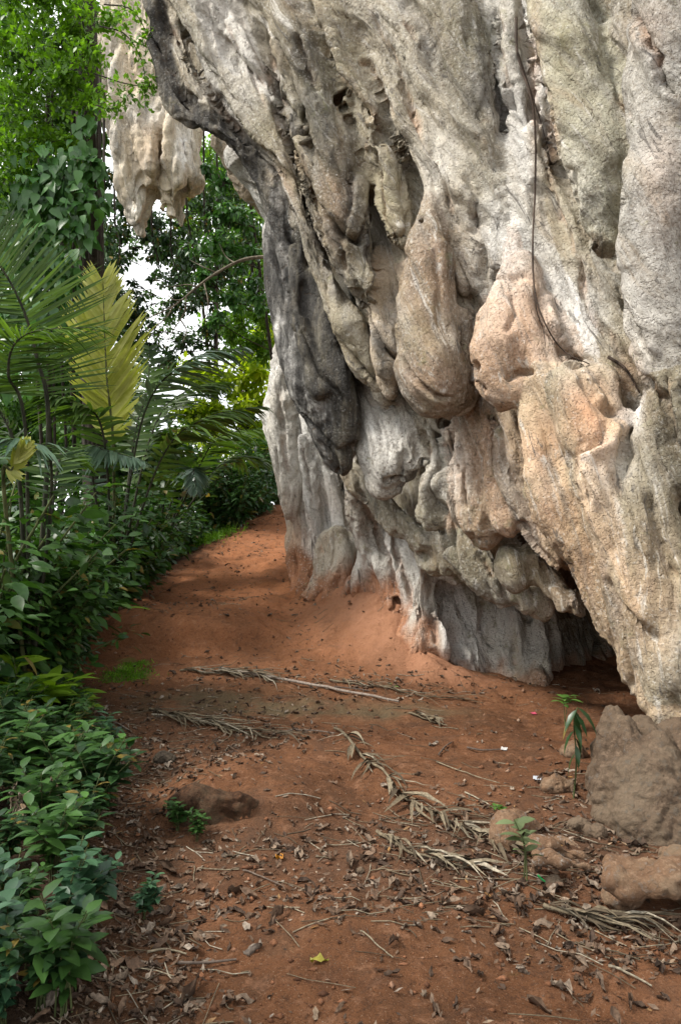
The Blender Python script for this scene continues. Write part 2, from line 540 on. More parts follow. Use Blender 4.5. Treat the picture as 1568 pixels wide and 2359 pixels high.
ALLCH = []
CH = {}   # chains kept by name so that parts of the cliff can be told apart
def build_cliff():
    g = Grid((-2.9, 2.6, -0.5), (4.1, 13.3, 9.6), 0.034)
    base_wall(g)
    # the hollow under the overhang, open towards the path
    sl = g.sub((.8, 6.0, -.5), (4.0, 10.4, 1.4))
    X = g.ax[0][sl[0]][:, None, None]; Y = g.ax[1][sl[1]][None, :, None]; Z = g.ax[2][sl[2]][None, None, :]
    Yw = 7.35 + .55 * np.clip(Z + .1, 0, 1.1) + .10 * np.sin(X * 5.1) + .05 * np.sin(X * 13 + Z * 2) + 1.0 * sm(1.5, 3.4, X) + .10 * np.abs(np.sin(X * 8.3 + 1))
    box = np.maximum(np.maximum(np.maximum(1.00 + .05 * np.sin(Z * 6) - X, Y - Yw), np.maximum(Z - 1.0 - .12 * np.sin(X * 4), 6.15 - Y)), X - 3.6)
    g.D[sl] = -smin(-g.D[sl], box.astype(np.float32), .05)
    def ch(lst, k=0.08, flat=1.0, name=None):
        c = DC(lst)
        if name: CH.setdefault(name, []).append(c)
        ALLCH.append(c)
        add_chain(g, c, k, flat)
    # far wall behind the black stalactite
    ch([(640, 420, 10, 16), (632, 540, 10, 26), (655, 660, 10.1, 36), (676, 760, 10.2, 40), (668, 870, 10.2, 55), (676, 1000, 10.2, 64), (700, 1130, 10.2, 58), (725, 1250, 10.1, 56), (740, 1350, 10.0, 60)], .12)
    ch([(655, 860, 9.9, 30), (650, 960, 9.9, 34), (660, 1060, 9.9, 30), (672, 1180, 9.9, 22)], .05)
    ch([(700, 780, 9.8, 26), (720, 930, 9.7, 30), (745, 1080, 9.6, 34), (765, 1220, 9.5, 36), (760, 1340, 9.3, 40)], .05)
    ch([(700, 1020, 9.5, 15), (722, 1150, 9.4, 18), (738, 1262, 9.3, 16)], .03)
    ch([(745, 1000, 9.4, 14), (775, 1140, 9.3, 16), (800, 1290, 9.1, 18)], .03)
    ch([(690, 1200, 10.0, 28), (690, 1290, 10.0, 36), (710, 1340, 9.9, 30)], .05)
    ch([(505, 320, 9, 22), (560, 410, 9, 26), (596, 462, 9, 20), (640, 500, 9.2, 26)], .05)
    ch([(560, 350, 8.6, 40), (640, 470, 8.6, 50), (690, 600, 8.6, 40), (720, 760, 8.6, 50)], .08)
    # upper mass and lip
    ch([(480, -90, 7.95, 110), (545, 80, 7.85, 105), (600, 250, 7.75, 90), (660, 380, 7.7, 70)], .10)
    ch([(640, -90, 7.6, 120), (690, 150, 7.6, 100), (730, 350, 7.5, 90), (760, 520, 7.5, 80)], .10)
    ch([(345, -70, 8, 26), (362, 60, 7.9, 28), (380, 150, 7.9, 27), (408, 225, 7.8, 26), (452, 275, 7.7, 28), (520, 305, 7.6, 24), (580, 375, 7.6, 28), (628, 450, 7.6, 34), (650, 560, 7.6, 34)], .06, name='lip')
    ch([(400, 10, 7.9, 24), (415, 120, 7.8, 22), (450, 200, 7.7, 26), (500, 265, 7.6, 22)], .04)
    # black stalactite
    ch([(648, 460, 7.6, 40), (654, 640, 7.6, 44), (690, 780, 7.5, 60), (742, 890, 7.4, 78), (768, 985, 7.4, 60), (784, 1068, 7.4, 22)], .07, name='black')
    ch([(690, 560, 7.4, 24), (680, 660, 7.3, 22), (700, 780, 7.2, 24), (740, 900, 7.1, 26)], .04, name='black')
    ch([(725, 640, 7.35, 26), (750, 780, 7.2, 30), (790, 900, 7.15, 34), (800, 1000, 7.2, 26)], .05, name='black')
    ch([(770, 1000, 7.25, 34), (788, 1066, 7.3, 20)], .03, name='black')
    ch([(745, 10, 7.0, 60), (800, 140, 6.9, 60), (845, 270, 6.85, 52), (880, 390, 6.78, 46)], .14)
    ch([(1430, 60, 5.5, 50), (1450, 250, 5.4, 50), (1440, 440, 5.35, 44), (1460, 600, 5.3, 36)], .10)
    # long thin ridges
    ch([(375, -60, 7.8, 22), (440, 60, 7.6, 24), (520, 190, 7.45, 22), (590, 290, 7.35, 24), (660, 400, 7.2, 24), (700, 520, 7.1, 24), (745, 650, 7.05, 26), (800, 760, 7.0, 28), (850, 850, 7.0, 34), (886, 925, 7.0, 20)], .035)
    ch([(560, 180, 7.4, 20), (640, 320, 7.2, 20), (690, 440, 7.1, 18), (715, 560, 7.05, 18)], .03)
    ch([(480, -60, 7.6, 28), (560, 100, 7.45, 26), (620, 250, 7.35, 22), (650, 330, 7.3, 18)], .03)
    ch([(560, -60, 7.35, 30), (640, 80, 7.25, 30), (690, 200, 7.15, 24), (700, 290, 7.1, 18)], .03)
    ch([(640, -60, 7.1, 42), (700, 110, 6.95, 44), (745, 260, 6.85, 46), (780, 400, 6.8, 56), (810, 540, 6.75, 58), (832, 630, 6.75, 38), (834, 690, 6.8, 16)], .04)
    ch([(830, 560, 6.65, 22), (842, 640, 6.6, 24), (846, 690, 6.65, 12)], .03)
    ch([(700, 330, 6.95, 18), (715, 450, 6.85, 22), (760, 580, 6.75, 20), (810, 660, 6.7, 14)], .02)
    ch([(860, 600, 6.9, 18), (880, 700, 6.8, 30), (900, 810, 6.75, 36), (905, 900, 6.8, 20)], .05)
    ch([(730, -60, 6.95, 36), (790, 120, 6.8, 34), (860, 290, 6.7, 36), (900, 400, 6.65, 40), (915, 540, 6.6, 34)], .04)
    ch([(800, -60, 6.85, 40), (890, 130, 6.65, 40), (955, 300, 6.5, 42), (1030, 460, 6.35, 44), (1085, 640, 6.2, 34)], .04)
    ch([(880, -60, 6.7, 44), (960, 120, 6.5, 42), (1010, 260, 6.4, 44), (1075, 430, 6.25, 40), (1105, 560, 6.15, 28)], .04)
    ch([(990, -60, 6.5, 60), (1060, 150, 6.35, 56), (1110, 330, 6.2, 50), (1140, 470, 6.1, 44), (1150, 600, 6.0, 30)], .05)
    ch([(1170, -60, 6.35, 28), (1180, 120, 6.2, 26), (1195, 300, 6.1, 30), (1210, 450, 6.0, 44), (1240, 600, 5.9, 42), (1300, 740, 5.75, 40), (1360, 850, 5.6, 30)], .04)
    ch([(1225, 300, 5.95, 22), (1280, 470, 5.85, 26), (1360, 640, 5.65, 28), (1420, 760, 5.5, 26), (1480, 860, 5.3, 22)], .03)
    ch([(1215, -60, 6.0, 22), (1230, 100, 5.95, 18), (1290, 330, 5.85, 16)], .03)
    ch([(1262, -60, 5.75, 50), (1320, 130, 5.6, 72), (1370, 320, 5.5, 78), (1395, 450, 5.42, 64), (1420, 550, 5.42, 44), (1450, 640, 5.4, 24)], .03, name='slab')
    ch([(1380, 560, 5.4, 26), (1440, 700, 5.25, 36), (1500, 860, 5.1, 32)], .04)
    ch([(1540, -60, 5.05, 90), (1540, 200, 5.0, 90), (1520, 400, 4.9, 84), (1500, 580, 4.85, 74), (1520, 740, 4.8, 74), (1560, 900, 4.8, 70), (1590, 1040, 4.75, 70)], .03, name='pillar')
    ch([(1470, -60, 5.4, 60), (1450, 60, 5.35, 50), (1490, 130, 5.2, 34)], .03)
    # hanging bulges
    ch([(1000, 440, 6.4, 26), (990, 560, 6.2, 50), (984, 680, 6.08, 66), (988, 780, 6.02, 74), (998, 868, 5.95, 86), (1030, 895, 5.95, 62)], .03, name='bulge_a')
    ch([(1058, 740, 6.1, 32), (1062, 820, 6.05, 28)], .02, name='bulge_a')
    ch([(1075, 880, 6.0, 34), (1060, 925, 6.0, 30)], .02, name='bulge_a')
    ch([(1185, 540, 5.95, 24), (1170, 640, 5.8, 32), (1152, 710, 5.7, 50), (1150, 790, 5.6, 66), (1150, 850, 5.55, 60)], .03, name='bulge_b')
    ch([(1128, 872, 5.5, 40), (1160, 895, 5.5, 52), (1190, 890, 5.55, 46)], .025, name='bulge_b')
    ch([(1205, 600, 5.75, 30), (1222, 720, 5.6, 46), (1250, 820, 5.5, 56), (1270, 900, 5.45, 56)], .06, name='bulge_b')
    # pillars under the bulges
    ch([(1085, 930, 6.2, 40), (1095, 1050, 6.15, 44), (1108, 1180, 6.1, 50), (1100, 1228, 6.15, 36)], .03)
    ch([(1130, 940, 6.1, 26), (1145, 1060, 6.0, 34), (1170, 1200, 5.9, 36)], .04)
    ch([(1190, 950, 5.9, 40), (1200, 1080, 5.85, 50), (1245, 1200, 5.75, 46), (1290, 1290, 5.6, 36)], .04)
    # the near curtain that ends above the cave
    ch([(1270, 900, 5.4, 70), (1262, 1020, 5.35, 56), (1290, 1120, 5.25, 70), (1370, 1270, 5.1, 64), (1425, 1420, 4.95, 66), (1500, 1545, 4.7, 60), (1590, 1670, 4.4, 44)], .06, name='curtain')
    ch([(1340, 900, 5.2, 80), (1380, 1060, 5.1, 90), (1440, 1230, 4.95, 100), (1500, 1400, 4.75, 100), (1570, 1540, 4.5, 90)], .05, name='curtain')
    ch([(1400, 990, 4.95, 40), (1370, 1090, 4.9, 44), (1420, 1230, 4.8, 40), (1470, 1390, 4.65, 40), (1540, 1530, 4.45, 34)], .03, name='curtain')
    ch([(1500, 960, 4.8, 40), (1490, 1080, 4.75, 46), (1520, 1250, 4.65, 60), (1580, 1440, 4.5, 60)], .04, name='curtain')
    ch([(1330, 1050, 5.05, 34), (1400, 985, 5.0, 30), (1445, 965, 4.95, 26)], .03)
    ch([(1478, 905, 4.9, 10), (1474, 980, 4.85, 14)], .015)
    ch([(1560, 900, 4.7, 60), (1575, 1100, 4.65, 50)], .03)
    # lower wall
    ch([(860, 900, 7.4, 46), (880, 990, 7.3, 56), (905, 1070, 7.15, 56), (895, 1105, 7.2, 40)], .05)
    ch([(925, 930, 7.1, 26), (945, 1040, 7.0, 30), (930, 1100, 7.0, 22)], .03)
    ch([(985, 960, 7.0, 36), (1010, 1060, 6.9, 34), (1010, 1130, 6.8, 50), (1000, 1180, 6.85, 48)], .04)
    ch([(1040, 1000, 6.8, 28), (1050, 1110, 6.7, 30), (1040, 1190, 6.7, 30)], .03)
    ch([(810, 1085, 7.9, 30), (870, 1150, 7.7, 34), (930, 1215, 7.4, 34), (1010, 1250, 7.1, 42), (1085, 1300, 6.8, 36)], .05)
    ch([(830, 1010, 7.9, 34), (820, 1100, 8.1, 30), (850, 1230, 8.3, 34), (900, 1340, 8.2, 36)], .06)
    ch([(960, 1230, 7.5, 36), (985, 1300, 7.3, 30), (1020, 1300, 7.1, 40)], .05)
    ch([(1060, 1260, 6.7, 50), (1110, 1310, 6.5, 50), (1180, 1370, 6.4, 46), (1250, 1390, 6.3, 34)], .05)
    ch([(1183, 1300, 6.1, 46), (1190, 1325, 6.1, 44)], .02, name='ball')
    ch([(1240, 1270, 6.0, 40), (1270, 1340, 6.0, 40), (1320, 1390, 5.7, 40)], .04)
    for lst in ([(870, 1190, 8.3, 14), (900, 1290, 8.1, 16), (930, 1380, 7.9, 18), (962, 1480, 7.6, 18)],
                [(840, 1150, 8.5, 16), (850, 1260, 8.4, 18), (815, 1360, 8.4, 20), (790, 1400, 8.5, 24)],
                [(905, 1200, 8.0, 10), (922, 1310, 7.9, 12), (940, 1410, 7.7, 12)],
                [(975, 1310, 7.4, 16), (962, 1380, 7.5, 14), (972, 1470, 7.4, 14), (955, 1530, 7.4, 18)],
                [(780, 1260, 8.9, 26), (770, 1340, 8.8, 30), (745, 1390, 8.8, 34)],
                [(1075, 1420, 7.95, 12), (1080, 1480, 7.65, 14), (1080, 1580, 7.3, 16)], [(1150, 1440, 7.85, 14), (1165, 1580, 7.4, 14)],
                [(1240, 1420, 7.8, 14), (1252, 1500, 7.5, 16), (1250, 1600, 7.15, 22)],
                [(1200, 1420, 7.9, 12), (1205, 1580, 7.4, 16)]):
        ch([(a, b, c + .12, r * 1.5) for a, b, c, r in lst], .09)
    ch([(715, 1370, 9.3, 34), (752, 1430, 8.9, 42), (820, 1475, 8.35, 44), (890, 1490, 8.0, 42), (960, 1535, 7.6, 36), (1035, 1578, 7.4, 24)], .10, name='soil')
    ch([(775, 1392, 8.8, 36), (850, 1425, 8.4, 42), (920, 1462, 8.1, 38), (955, 1500, 7.8, 26)], .10, name='soil')
    ch([(690, 1300, 10.0, 26), (700, 1360, 9.7, 34)], .08, name='soil')
    for q in ([(890, 240, 6.55, 16), (880, 320, 6.6, 20)], [(868, 585, 6.6, 10), (866, 620, 6.6, 12)], [(782, 232, 6.8, 12), (785, 245, 6.8, 10)],
              [(1215, 940, 5.6, 14), (1200, 950, 5.7, 18)], [(1168, 1215, 6.0, 12), (1180, 1240, 6.05, 16)], [(970, 510, 6.15, 8), (985, 520, 6.2, 7)],
              [(1058, 790, 5.9, 10), (1052, 800, 5.95, 12)], [(1068, 912, 5.85, 8), (1058, 925, 5.9, 12)], [(1500, 960, 4.75, 12), (1490, 975, 4.8, 14)],
              [(700, 680, 7.05, 10), (690, 740, 7.05, 12), (688, 790, 7.1, 6)], [(1140, 1560, 7.1, 28), (1150, 1600, 7.2, 30)], [(775, 1325, 8.8, 9), (782, 1330, 8.9, 8)],
              [(910, 1390, 7.9, 10), (900, 1395, 8.0, 8)], [(762, 1470, 8.6, 8), (764, 1476, 8.7, 8)], [(520, 322, 7.4, 10), (512, 330, 7.5, 10)]):
        add_chain(g, DC(q), .02, 1.0, True)
    V, F = surface_nets(g)
    del g.D
    # drop back faces nobody could reach (beyond the solid's inner end)
    V, F = refine(V, F, 1)
    N = normals(V, F)
    # flow-aligned relief
    zz = np.linspace(-1, 11, 241); sh = np.cumsum(.10 + .30 * sm(.8, 3.2, zz)) * .05
    S = np.interp(V[:, 2], zz, sh)
    fl = np.stack([V[:, 0] + S, V[:, 1] - 1.25 * S, V[:, 2]], 1)
    warp = np.stack([pn(V * 0.9), pn(V * 0.9 + 31.0), pn(V * 0.9 + 57.0)], 1)
    w2 = np.stack([pn(V * 3.1 + 5), pn(V * 3.1 + 37.0), pn(V * 3.1 + 59.0)], 1)
    fw = fl + 0.28 * warp + 0.03 * w2
    flow_co = fl + 0.10 * warp + 0.03 * w2
    px, py = proj(V)
    smooth = np.zeros(len(V), np.float32)
    for nm in ('bulge_a', 'bulge_b', 'pillar', 'slab', 'black', 'ball'):
        for c in CH[nm]:
            lo = c[:, :3].min(0) - 0.5; hi = c[:, :3].max(0) + 0.5
            m = np.nonzero(((V > lo) & (V < hi)).all(1))[0]
            d = chain_dist(c, V[m, 0], V[m, 1], V[m, 2])
            smooth[m] = np.maximum(smooth[m], 1 - sm(-0.02, 0.06, d))
    amp = 1 - 0.60 * smooth
    b1 = np.abs(pn(fw * np.array([1.8, 1.8, 0.26]))) * 2
    b2 = np.abs(pn(fw * np.array([4.8, 4.8, 0.30]) + 9)) * 2
    b3 = np.abs(pn(fw * np.array([11.5, 11.5, 1.3]) + 19)) * 2
    b4 = pn(fw * np.array([21, 21, 8.0]) + 3)
    b5 = pn(V * 7.5 + 80)
    b6 = pn(V * 46.0)
    patch = sm(-0.15, 0.35, pn(V * 1.15 + 40))
    ridge = 1 - np.abs(pn(fw * np.array([2.6, 2.6, 0.5]) + 71)) * 2
    disp = amp * (0.12 * (b1 - 0.45) + 0.060 * (b2 - 0.45) + (0.016 + 0.012 * patch) * (b3 - 0.4) + 0.035 * np.maximum(ridge - 0.70, 0) * 3)
    disp += (0.008 + 0.012 * patch) * b4 * (1 - 0.3 * smooth) + .022 * smooth * pn(V * 5.2 + 15) + .02 * smooth * pn(V * 2.6 + 25) + 0.012 * b5 + (.004 + .005 * patch) * b6 + .010 * amp * (np.abs(pn(fw * np.array([24, 24, 6.0]) + 44)) * 2 - .4)
    # open clefts
    cl = np.abs(pn(fw * np.array([1.35, 1.35, 0.30]) + 140))
    disp -= amp * 0.15 * (1 - sm(0.0, 0.035, cl)) * sm(-0.1, 0.2, pn(V * 1.7 + 90))
    V = V + N * disp[:, None]
    N = normals(V, F)
    px, py = proj(V)
    # seams and ledges between the folds: points, groove width, groove depth, lip height (+ lifts the side with larger x)
    SEAMS = [
        ([(711, 0), (750, 80), (757, 119), (778, 172), (816, 224), (851, 259), (893, 322)], 7, .075, .05), ([(837, 0), (879, 70), (907, 119), (925, 182), (946, 235), (974, 322), (998, 350), (1016, 406), (1047, 490), (1079, 553)], 5, .045, .04),
        ([(823, 140), (851, 147), (879, 196), (897, 245), (907, 273)], 5, .035, .02), ([(928, 42), (963, 91), (977, 116)], 5, .04, .0), ([(1149, 21), (1152, 105), (1163, 175), (1173, 196)], 6, .05, .04),
        ([(844, 315), (865, 350), (879, 420), (886, 497), (918, 567), (942, 595)], 5, .04, .03), ([(1061, 410), (1096, 441), (1093, 504), (1103, 525)], 5, .04, -.03), ([(638, 105), (648, 280), (690, 368), (729, 455), (743, 525), (767, 627)], 5, .035, .03),
        ([(680, 70), (715, 168), (739, 210)], 6, .05, .03), ([(809, 385), (809, 473), (788, 560), (795, 627)], 6, .04, .02), ([(851, 483), (841, 525), (851, 595), (872, 627)], 5, .045, .0),
        ([(1206, 0), (1224, 78), (1251, 180), (1275, 255), (1290, 324), (1296, 372), (1320, 405)], 7, .07, .05), ([(1320, 405), (1338, 525), (1383, 570), (1423, 576)], 7, .06, .045), ([(1443, 18), (1473, 75), (1512, 120), (1518, 186), (1566, 228)], 8, .07, -.03),
        ([(1434, 360), (1437, 450), (1423, 576), (1425, 627)], 5, .03, .04), ([(1401, 135), (1422, 225), (1452, 270)], 4, .025, .0), ([(1248, 330), (1266, 405), (1284, 480), (1308, 528), (1326, 585)], 5, .035, .02),
        ([(1333, 584), (1341, 652), (1365, 724), (1401, 772), (1453, 824), (1501, 888), (1541, 924)], 7, .06, .05), ([(1245, 664), (1261, 744), (1301, 808), (1349, 840)], 7, .055, .045), ([(1421, 652), (1445, 712), (1473, 764), (1500, 830)], 6, .035, .035),
        ([(1333, 872), (1373, 920), (1421, 956)], 6, .05, .03), ([(1413, 964), (1389, 1016), (1317, 1056), (1341, 1104), (1361, 1176)], 6, .03, .05), ([(1537, 860), (1545, 952), (1561, 1032)], 5, .03, .04),
        ([(1125, 944), (1149, 992), (1165, 1072), (1201, 1124)], 6, .05, .02), ([(1165, 872), (1193, 856), (1229, 860)], 6, .05, .0), ([(1025, 540), (1049, 580), (1073, 672), (1093, 752)], 6, .04, -.02), ([(1093, 444), (1097, 520), (1117, 584), (1125, 648)], 5, .03, .02),
        ([(1177, 680), (1185, 724), (1165, 764)], 5, .03, .0), ([(701, 648), (693, 692), (697, 732)], 6, .06, .0), ([(661, 616), (665, 672), (681, 792), (701, 892), (717, 984)], 5, .03, .025), ([(893, 632), (909, 712), (933, 812)], 5, .03, .02),
        ([(829, 852), (861, 924), (893, 944)], 5, .04, .02), ([(925, 1032), (921, 1096), (881, 1108)], 6, .05, -.03), ([(973, 984), (993, 1032), (981, 1088), (965, 1124)], 6, .05, .03), ([(1009, 992), (1033, 1052), (1053, 1096)], 5, .04, .02),
        ([(1053, 968), (1065, 1072), (1073, 1176)], 5, .04, .03), ([(1129, 984), (1117, 1040), (1097, 1072)], 4, .02, .0), ([(692, 1168), (724, 1233), (744, 1279)], 6, .05, .0), ([(822, 1103), (854, 1188), (893, 1279), (919, 1383)], 6, .06, .03),
        ([(906, 1214), (913, 1279), (939, 1344), (965, 1435)], 6, .06, .0), ([(997, 1383), (1004, 1487)], 6, .05, .0), ([(1173, 1409), (1186, 1539)], 5, .05, .0), ([(1108, 1383), (1108, 1461)], 5, .04, .0), ([(1199, 1194), (1225, 1259), (1283, 1311)], 8, .08, .03),
        ([(1114, 1279), (1134, 1331)], 6, .06, .0), ([(1394, 1324), (1426, 1389), (1472, 1435), (1524, 1474)], 6, .035, .02), ([(1413, 1084), (1446, 1181), (1485, 1292)], 6, .035, .02), ([(470, 0), (500, 60), (540, 120), (585, 165), (615, 200)], 5, .04, .03),
        ([(610, 40), (625, 130), (650, 240), (685, 350), (720, 450)], 6, .045, .04), ([(435, 90), (460, 170), (510, 250), (565, 310), (640, 370), (680, 430)], 6, .05, .03), ([(370, 25), (415, 100), (440, 165)], 6, .05, .03), ([(520, 270), (590, 350), (655, 415)], 6, .05, .02),
        ([(500, 20), (560, 130), (620, 260)], 4, .025, .015), ([(540, 20), (590, 120), (640, 230)], 4, .025, -.015), ([(690, 1010), (712, 1100), (722, 1180)], 5, .04, .0), ([(760, 1010), (790, 1130), (815, 1260)], 5, .04, .02), ([(640, 880), (650, 980), (665, 1100)], 5, .04, .0),
        ([(1290, 1240), (1340, 1350), (1400, 1480)], 5, .03, .02), ([(1500, 1130), (1520, 1240), (1560, 1340)], 5, .035, .02), ([(1000, 560), (1010, 660), (1005, 760)], 5, .018, .0), ([(1100, 830), (1090, 880), (1120, 905)], 6, .05, .0)]
    seam = np.zeros(len(V), np.float32); add = np.zeros(len(V), np.float32)
    wqx = px + 9 * pn(V * 4.5 + 3) + 4 * pn(V * 13 + 8); wqy = py + 9 * pn(V * 4.5 + 43)
    face = (N * (V - np.array((0, 0, CAM_H)))).sum(1) < 0.02
    for pts, w, dep, lift in SEAMS:
        a = np.array(pts, float); R0 = 46
        m = np.nonzero((wqx > a[:, 0].min() - R0) & (wqx < a[:, 0].max() + R0) & (wqy > a[:, 1].min() - R0) & (wqy < a[:, 1].max() + R0) & face)[0]
        if not len(m): continue
        x, y = wqx[m], wqy[m]; bd = np.full(len(m), 1e9); sg = np.zeros(len(m)); tt = np.zeros(len(m)); ns = len(a) - 1
        for i in range(ns):
            ex, ey = a[i + 1] - a[i]; L = math.hypot(ex, ey)
            t = ((x - a[i, 0]) * ex + (y - a[i, 1]) * ey) / L ** 2; tc = np.clip(t, 0, 1)
            d = np.hypot(x - a[i, 0] - tc * ex, y - a[i, 1] - tc * ey)
            q = d < bd; bd[q] = d[q]; sg[q] = np.sign((x - a[i, 0]) * ey - (y - a[i, 1]) * ex)[q]; tt[q] = ((i + t) / ns)[q]
        endf = sm(-.02, .12, tt) * (1 - sm(.88, 1.02, tt))
        vary = .55 + .9 * np.clip(pn(V[m] * 2.7 + 17) + .35, 0, 1)
        g0 = np.exp(-(bd / w) ** 2) * endf * vary
        add[m] -= 1.25 * dep * g0
        add[m] += lift * sg * np.exp(-(bd / 26.0) ** 2) * endf * np.clip(bd / w, 0, 1)
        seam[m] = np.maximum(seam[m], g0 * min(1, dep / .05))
    V = V + N * add[:, None]
    N = normals(V, F)
    px, py = proj(V)
    # stains the stone really carries
    def near(nm, r0, r1):
        out = np.zeros(len(V), np.float32)
        for c in CH[nm]:
            lo = c[:, :3].min(0) - 0.5; hi = c[:, :3].max(0) + 0.5
            m = np.nonzero(((V > lo) & (V < hi)).all(1))[0]
            out[m] = np.maximum(out[m], 1 - sm(r0, r1, chain_dist(c, V[m, 0], V[m, 1], V[m, 2])))
        return out
    def spot(x, y, rx, ry, d=None):
        q = np.exp(-((px - x) / rx) ** 2 - ((py - y) / ry) ** 2)
        return q
    def line(pts, w):
        out = np.zeros(len(V), np.float32)
        for (x0, y0), (x1, y1) in zip(pts[:-1], pts[1:]):
            L = (x1 - x0) ** 2 + (y1 - y0) ** 2
            t = np.clip(((px - x0) * (x1 - x0) + (py - y0) * (y1 - y0)) / L, 0, 1)
            dd = np.hypot(px - x0 - t * (x1 - x0), py - y0 - t * (y1 - y0))
            out = np.maximum(out, np.exp(-(dd / w) ** 2))
        return out
    wob = fbm(V * np.array([5, 5, 1.6]), 3)
    black = near('black', 0.0, 0.10)
    lip = near('lip', -0.01, 0.07)
    front = V[:, 1] < 8.4
    dk = np.maximum(0.95 * black * sm(-0.5, 0.2, wob + 0.3), 0.95 * lip * front * sm(-0.42, 0.12, wob + .28))
    dk = np.maximum(dk, 0.55 * line([(960, 620), (945, 740), (925, 860), (912, 920)], 9) * sm(-.3, .3, wob))
    dk = np.maximum(dk, 0.6 * line([(985, 600), (975, 700), (962, 800)], 10) * sm(-.2, .3, wob))
    for ln, w, s in (([(700, 90), (740, 260), (790, 420), (815, 560)], 40, .72), ([(850, 500), (835, 620)], 20, .7), ([(660, 260), (700, 420), (735, 540), (800, 680)], 16, .5),
                     ([(1105, 250), (1100, 60)], 40, .4), ([(690, 560), (680, 700)], 30, .5), ([(860, 760), (890, 860)], 18, .6), ([(1330, 1500), (1440, 1560), (1500, 1640)], 60, .0),
                     ([(1540, 1000), (1568, 1100)], 70, .35), ([(1040, 640), (1040, 500)], 12, .35), ([(640, 110), (650, 260)], 16, .45)):
        dk = np.maximum(dk, s * line(ln, w) * sm(-.35, .3, wob))
    org = np.zeros(len(V), np.float32)
    for a in ((1350, 960, 75, 110, .75), (1250, 1030, 80, 90, .5), (1280, 1180, 90, 90, .45), (1190, 760, 70, 120, .42), (1130, 830, 60, 90, .35), (1330, 1300, 110, 120, .4), (1230, 200, 14, 160, .6),
              (1440, 880, 40, 70, .45), (1000, 880, 80, 60, .30), (1010, 620, 80, 100, .30), (770, 480, 40, 110, .3), (660, 420, 30, 60, .3), (660, 1250, 60, 90, .7), (760, 1150, 50, 50, .25),
              (1270, 330, 16, 80, .5), (1490, 60, 60, 60, .25), (1530, 420, 50, 110, .25), (1130, 1020, 50, 90, .35), (1480, 1380, 90, 160, .35)):
        org = np.maximum(org, a[4] * spot(*a[:4]))
    # red soil splashed on the foot of the wall left of the hollow
    soil = (1 - sm(1385, 1470, py + 130 * wob - 0.06 * (px - 700))) 
    soil = sm(-60, 60, py - (1330 + .45 * (px - 700) + 90 * wob)) * sm(1010, 950, px) * (V[:, 1] > 6.8)
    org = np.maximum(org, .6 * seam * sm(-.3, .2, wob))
    org = np.maximum(org, np.maximum(soil, sm(-.3, .25, wob + .35) * near('soil', 0.02, 0.16)))
    brn = sm(1540, 1600, py + 40 * wob) * (V[:, 1] > 5.6) * (px > 1000)
    org = np.maximum(org, 0.55 * brn)
    pl = np.zeros(len(V), np.float32)
    for a in ((1150, 560, 70, 150, .6), (1210, 330, 40, 160, .55), (880, 1000, 60, 90, .7), (1020, 1060, 50, 110, .55), (690, 1050, 70, 160, .65), (640, 620, 40, 130, .95), (660, 830, 40, 90, .9),
              (1320, 720, 80, 110, .5), (560, 160, 50, 120, .45), (1010, 380, 50, 90, .5), (850, 1310, 60, 90, .5), (1100, 1440, 110, 70, .45), (1400, 1080, 60, 60, .35), (1345, 420, 70, 100, .3), (1470, 960, 12, 40, 1), (500, 120, 60, 120, .4)):
        pl = np.maximum(pl, a[4] * spot(*a[:4]))
    li = np.clip(0.25 + 0.5 * fbm(V * 0.8 + 12, 2), 0, 1) * 0.6
    for a in ((1375, 420, 60, 110, .8), (1300, 80, 40, 120, .7), (900, 430, 60, 120, .6), (760, 180, 80, 140, .5), (1100, 100, 90, 110, .6), (1090, 1190, 60, 80, .5), (990, 1190, 60, 60, .5), (1000, 930, 90, 30, .6), (600, 300, 60, 60, .5), (950, 780, 60, 120, .35), (1180, 1310, 80, 60, .45), (1060, 1300, 70, 60, .4)):
        li = np.maximum(li, a[4] * spot(*a[:4]))
    TS = [(480, 60, 10), (560, 200, 0), (430, 60, 1), (640, 330, 1), (690, 150, 2), (740, 300, 3), (790, 430, 3), (820, 620, 3), (640, 100, 4), (760, 60, 1), (850, 100, 2), (870, 300, 2), (960, 150, 2), (1000, 350, 1), (1080, 550, 5), (1080, 120, 6),
          (1130, 250, 6), (1140, 450, 5), (1185, 150, 10), (1200, 330, 10), (1220, 500, 0), (1300, 720, 10), (1380, 640, 2), (1290, 350, 2), (1330, 200, 7), (1390, 420, 7), (1540, 150, 2), (1510, 450, 4), (1500, 640, 4), (1560, 850, 6), (985, 680, 8), (995, 870, 8),
          (1150, 760, 9), (1150, 890, 9), (1240, 860, 9), (1095, 1060, 9), (1150, 1060, 9), (1220, 1080, 5), (1280, 1060, 9), (1310, 1200, 5), (1400, 1080, 4), (1400, 1330, 5), (1500, 1500, 5), (1480, 1250, 2), (1560, 1100, 6), (1540, 1350, 2),
          (870, 1000, 10), (900, 1080, 0), (1010, 1020, 10), (1000, 1150, 2), (830, 950, 2), (850, 820, 8), (900, 760, 5), (690, 700, 6), (760, 700, 6), (640, 600, 10), (660, 850, 10), (660, 1000, 0), (720, 1150, 10), (740, 1280, 1), (830, 1200, 0), (900, 1300, 10), (960, 1450, 0), (700, 1060, 10), (860, 1350, 0),
          (1050, 1450, 10), (1150, 1480, 0), (1250, 1500, 1), (1350, 1550, 6), (1100, 1320, 2), (1190, 1310, 3), (1270, 1350, 3), (900, 1200, 2), (560, 420, 5), (700, 430, 2), (880, 920, 8)]
    PAL = np.array([(.58, .55, .49), (.52, .465, .36), (.315, .275, .19), (.155, .135, .09), (.39, .375, .345), (.53, .40, .265), (.21, .185, .13), (.45, .43, .32), (.225, .165, .108), (.49, .325, .215), (.88, .86, .82)])
